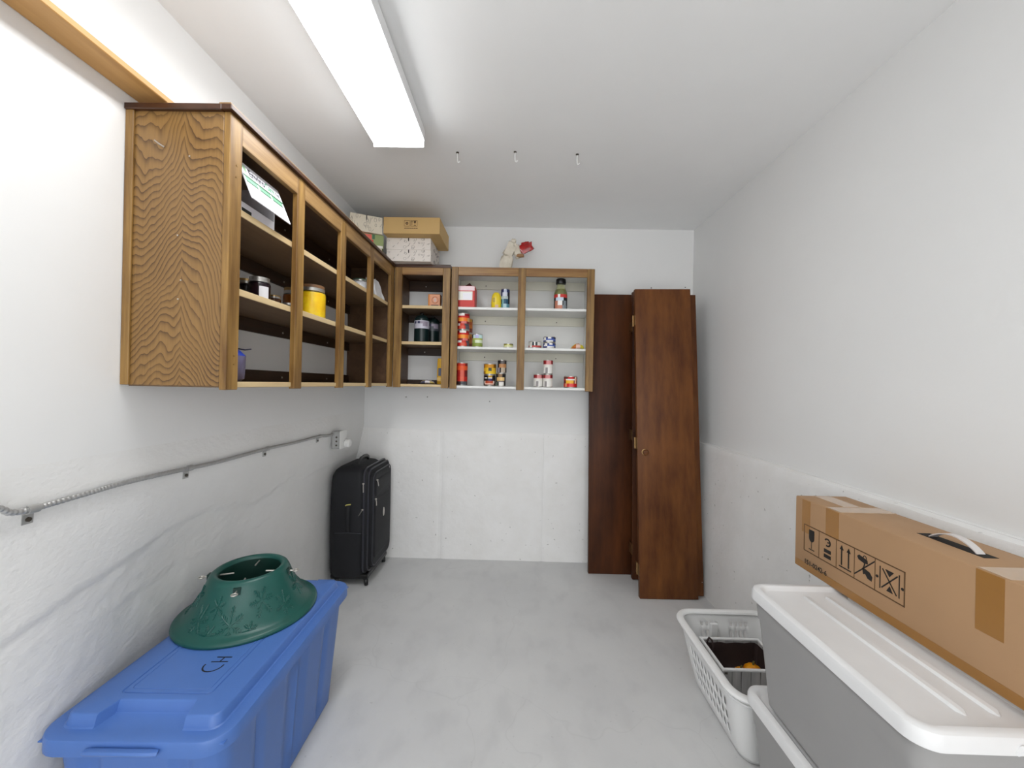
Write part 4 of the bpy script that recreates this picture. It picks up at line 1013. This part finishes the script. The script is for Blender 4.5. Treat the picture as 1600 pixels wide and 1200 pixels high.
def blue_bag():
    t = thing('plastic_bag', 'blue and grey plastic bag tied at neck, bottom of oak cabinet', 'bag', (-.965,1.276,P3))
    lp = []
    for z, r in ((0,.040),(.01,.050),(.05,.054),(.085,.052),(.105,.036),(.115,.018),(.122,.020),(.14,.034),(.16,.032),(.175,.015)):
        lp.append([(r*math.cos(a)*(1+.12*noise.noise((math.cos(a)*2, math.sin(a)*2, z*30))), r*math.sin(a)*(1+.14*noise.noise((math.cos(a)*2, math.sin(a)*2, z*30+5))), z) for a in [2*PI*i/20 for i in range(20)]])
    m = MB().loft(lp)
    for i in range(len(m.f)):
        row = i//20; m.m[i] = 0 if row < 3 else (1 if row < 6 else 2)
    m.build('bag_film', [cm((.40,.38,.48),.3), cm((.14,.25,.66),.3), cm((.50,.52,.58),.3)], t, False, ang=45)
    MB().tube([(.012,.02,.112),(.03,.045,.108),(.04,.06,.112)], .006, 6, flat=.4).build('tie', cm((.20,.22,.32)), t, False)
blue_bag()

# ---------------------------------------------------------------- boxes on top of the cabinets
def printed_box(label, c, size, rot, base, marks, group, name='storage_box', seed=1):
    w_, d_, h_ = size
    t = thing(name, label, 'box', c, (0,0,rot), group)
    o = MB().box(-w_/2,w_/2,-d_/2,d_/2,0,h_-.0).build('box_body', base, t, False, .002, 1)
    rnd = random.Random(seed); m = MB(); e = .0006
    def stroke(face, pts, r):
        q = []
        for u, v in pts:
            u = max(-.48, min(.48, u)); v = max(.04, min(.96, v))
            q.append((u*w_, -d_/2-e, v*h_) if face == 0 else (w_/2+e, u*d_, v*h_))
        m.tube(q, r, 4, flat=.4)
    for face in (0, 1):
        for i in range(22 if face == 0 else 14):
            u, v = rnd.uniform(-.46,.46), rnd.uniform(.1,.9); k = rnd.random()
            if k < .35:
                r_ = rnd.uniform(.02,.04); stroke(face, [(u+r_*math.cos(a), v+r_*3.2*math.sin(a)) for a in [2*PI*j/9 for j in range(10)]], .0016)
            else:
                a = rnd.uniform(.4,1.2)*(1 if rnd.random() > .3 else -1); l = rnd.uniform(.03,.07)
                stroke(face, [(u-l*math.cos(a)*.6, v-l*3*math.sin(a)),(u+.008, v),(u+l*math.cos(a)*.6, v+l*3*math.sin(a))], .0019)
    tag(m.build('printed_pattern', marks, o, False), kind='stuff')
    MB().box(-.003,.003,-d_/2-.0007,-d_/2,h_*.72,h_-.001).build('lid_notch', M_print, o, False)
    return t
M_bw = mat('pale_printed_card', S2L((.90,.87,.84)), .6, var=.06, vs=30); M_bw2 = mat('cream_printed_card', S2L((.91,.87,.79)), .6, var=.06, vs=30)
M_pat = mat('taupe_pattern_ink', S2L((.52,.48,.47)), .6)
gb = 'patterned boxes on top of the corner cabinet'
ZT = 2.1175
printed_box('lower white patterned box of the front pile on the corner cabinet', (-.7385,2.708,ZT), (.295,.28,.077), 0, M_bw, M_pat, gb, seed=3)
printed_box('upper white patterned box directly under the plain cardboard box', (-.7405,2.708,ZT+.0775), (.295,.28,.077), 0, M_bw, M_pat, gb, seed=3)
def kraft_box():
    x0, x1, y0, y1, z0, z1 = -.884, -.520, 2.495, 2.815, ZT+.155, ZT+.155+.106
    t = thing('cardboard_box', 'shallow golden cardboard box topping the pile in the corner', 'box', ((x0+x1)/2,(y0+y1)/2,z0))
    o = bx('box_body', M_card2, t, x0, x1, y0, y1, z0, z1, .002)
    cx, cz = x0+.152, z0+.066; e = y0-.0007
    def pl(name, polys):
        m = MB()
        for p in polys: n = len(p); m.add([(u, e, v) for u, v in p]+[(u, y0, v) for u, v in p], [list(range(n)), list(range(n,2*n))[::-1]]+[(i,(i+1) % n,n+(i+1) % n,n+i) for i in range(n)])
        m.build(name, M_print_br, o)
    def Rr(a, b, c, d): return [(a,c),(b,c),(b,d),(a,d)]
    def fr(a, b, c, d): return [Rr(a,b,c,c+.0018),Rr(a,b,d-.0018,d),Rr(a,a+.0018,c,d),Rr(b-.0018,b,c,d)]
    tri = [(cx+.011*math.cos(a), cz+.011*math.sin(a)) for a in [PI/2+2*PI*i/3 for i in range(3)]]
    rec = []
    for i in range(3):
        p, q = tri[i], tri[(i+1) % 3]; d = Vector((q[0]-p[0], q[1]-p[1])); n = Vector((-d.y, d.x)).normalized()*.003
        p2 = (p[0]+d.x*.2, p[1]+d.y*.2); q2 = (p[0]+d.x*.85, p[1]+d.y*.85)
        rec.append([(p2[0]-n.x,p2[1]-n.y),(q2[0]-n.x,q2[1]-n.y),(q2[0]+n.x,q2[1]+n.y),(p2[0]+n.x,p2[1]+n.y)])
    pl('recycle_symbol', fr(cx-.018,cx+.018,cz-.019,cz+.019)+rec)
    g = cx+.045
    gl = [(g-.002,cz+.016),(g+.014,cz+.016),(g+.012,cz+.004),(g+.006,cz-.001),(g,cz+.004)]
    pl('fragile_symbol', fr(g-.022,g+.022,cz-.019,cz+.019)+[gl, Rr(g+.005,g+.007,cz-.012,cz), Rr(g-.001,g+.013,cz-.015,cz-.012), Rr(g-.014,g-.011,cz-.014,cz+.010), [(g-.018,cz+.008),(g-.007,cz+.008),(g-.0125,cz+.016)]])
    pl('printed_line', [Rr(cx-.016+i*.0125, cx-.016+i*.0125+.010, cz-.034, cz-.029) for i in range(7)])
kraft_box()
printed_box('cream white box at the bottom of the tilted pile', (-1.005,2.555,2.1150), (.18,.13,.066), .30, M_bw2, M_pat, gb, seed=9)
t = thing('gift_box', 'red and green gift box between two cream boxes', 'box', (-1.005,2.555,2.1815), (0,0,.38), gb)
o = MB().box(-.095,.095,-.065,.065,0,.088).build('box_body', cm((.56,.62,.38)), t, False, .002, 1)
for nm, c, b in (('red_patch',(.82,.22,.18),(-.05,.036,.016,.050)),('red_patch',(.90,.40,.34),(-.04,.024,.052,.084)),('white_patch',(.92,.90,.88),(-.10,-.072,.02,.07)),('green_patch',(.25,.42,.28),(.028,.045,.056,.086)),('white_patch',(.90,.88,.85),(.03,.10,.002,.018)),('dark_patch',(.30,.34,.30),(-.03,.03,.002,.016))):
    MB().box(b[0]*.9,b[1]*.9,-.0657,-.065,b[2],b[3]).build(nm, cm(c), o, False)
printed_box('cream patterned box on top of the red and green gift box', (-1.012,2.530,2.2700), (.195,.13,.108), .44, M_bw2, M_pat, gb, seed=5)

# crumpled paper bag with red foil on the white-shelved cabinet
def gift():
    t = thing('gift_bag', 'crumpled cream paper bag with red foil poking out', 'bag', (-.07,2.76,2.1035))
    def lump(name, c, r, mt, amp, fr, sd, tiltm=None, n=16, k=10, par=t, flat=True):
        lp = []
        for j in range(k+1):
            a = PI*(j+.15)/(k+.3)-PI/2
            row = []
            for i in range(n):
                q = 2*PI*i/n; d = Vector((math.cos(a)*math.cos(q), math.cos(a)*math.sin(q), math.sin(a)))
                b = Vector([math.copysign(abs(x)**.55, x) for x in d])
                s = 1+amp*noise.noise(b*fr+Vector((sd,sd*2,0)))
                p = Vector((b.x*r[0]*s, b.y*r[1]*s, b.z*r[2]*s))
                if tiltm: p = tiltm @ p
                p = p+Vector(c); p.z = max(p.z, 2.1037); row.append(p)
            lp.append(row)
        return MB().loft(lp, smooth=not flat).build(name, mt, par, ang=15)
    lump('paper_body', (-.100,2.76,2.166), (.046,.032,.064), M_paper, .22, 2.2, 1, Matrix.Rotation(.22,3,'Y'), 10, 6)
    lump('paper_top', (-.074,2.752,2.262), (.038,.024,.056), M_paper, .45, 2.6, 4, Matrix.Rotation(.40,3,'Y'), 9, 6)
    lump('paper_peak', (-.058,2.758,2.318), (.018,.012,.030), M_paper, .4, 2.6, 3, Matrix.Rotation(.5,3,'Y'), 7, 5)
    lump('paper_fold', (-.026,2.765,2.262), (.030,.024,.050), M_paper, .45, 2.8, 9, Matrix.Rotation(-.35,3,'Y'), 9, 6)
    lump('red_foil', (.040,2.765,2.290), (.050,.022,.036), M_red_foil, .40, 2.4, 6, Matrix.Rotation(-.38,3,'Y'), 10, 6)
    lump('ribbon_knot', (.000,2.750,2.226), (.026,.016,.010), mat('brown_ribbon', S2L((.60,.44,.28)), .5), .4, 4, 2)
gift()
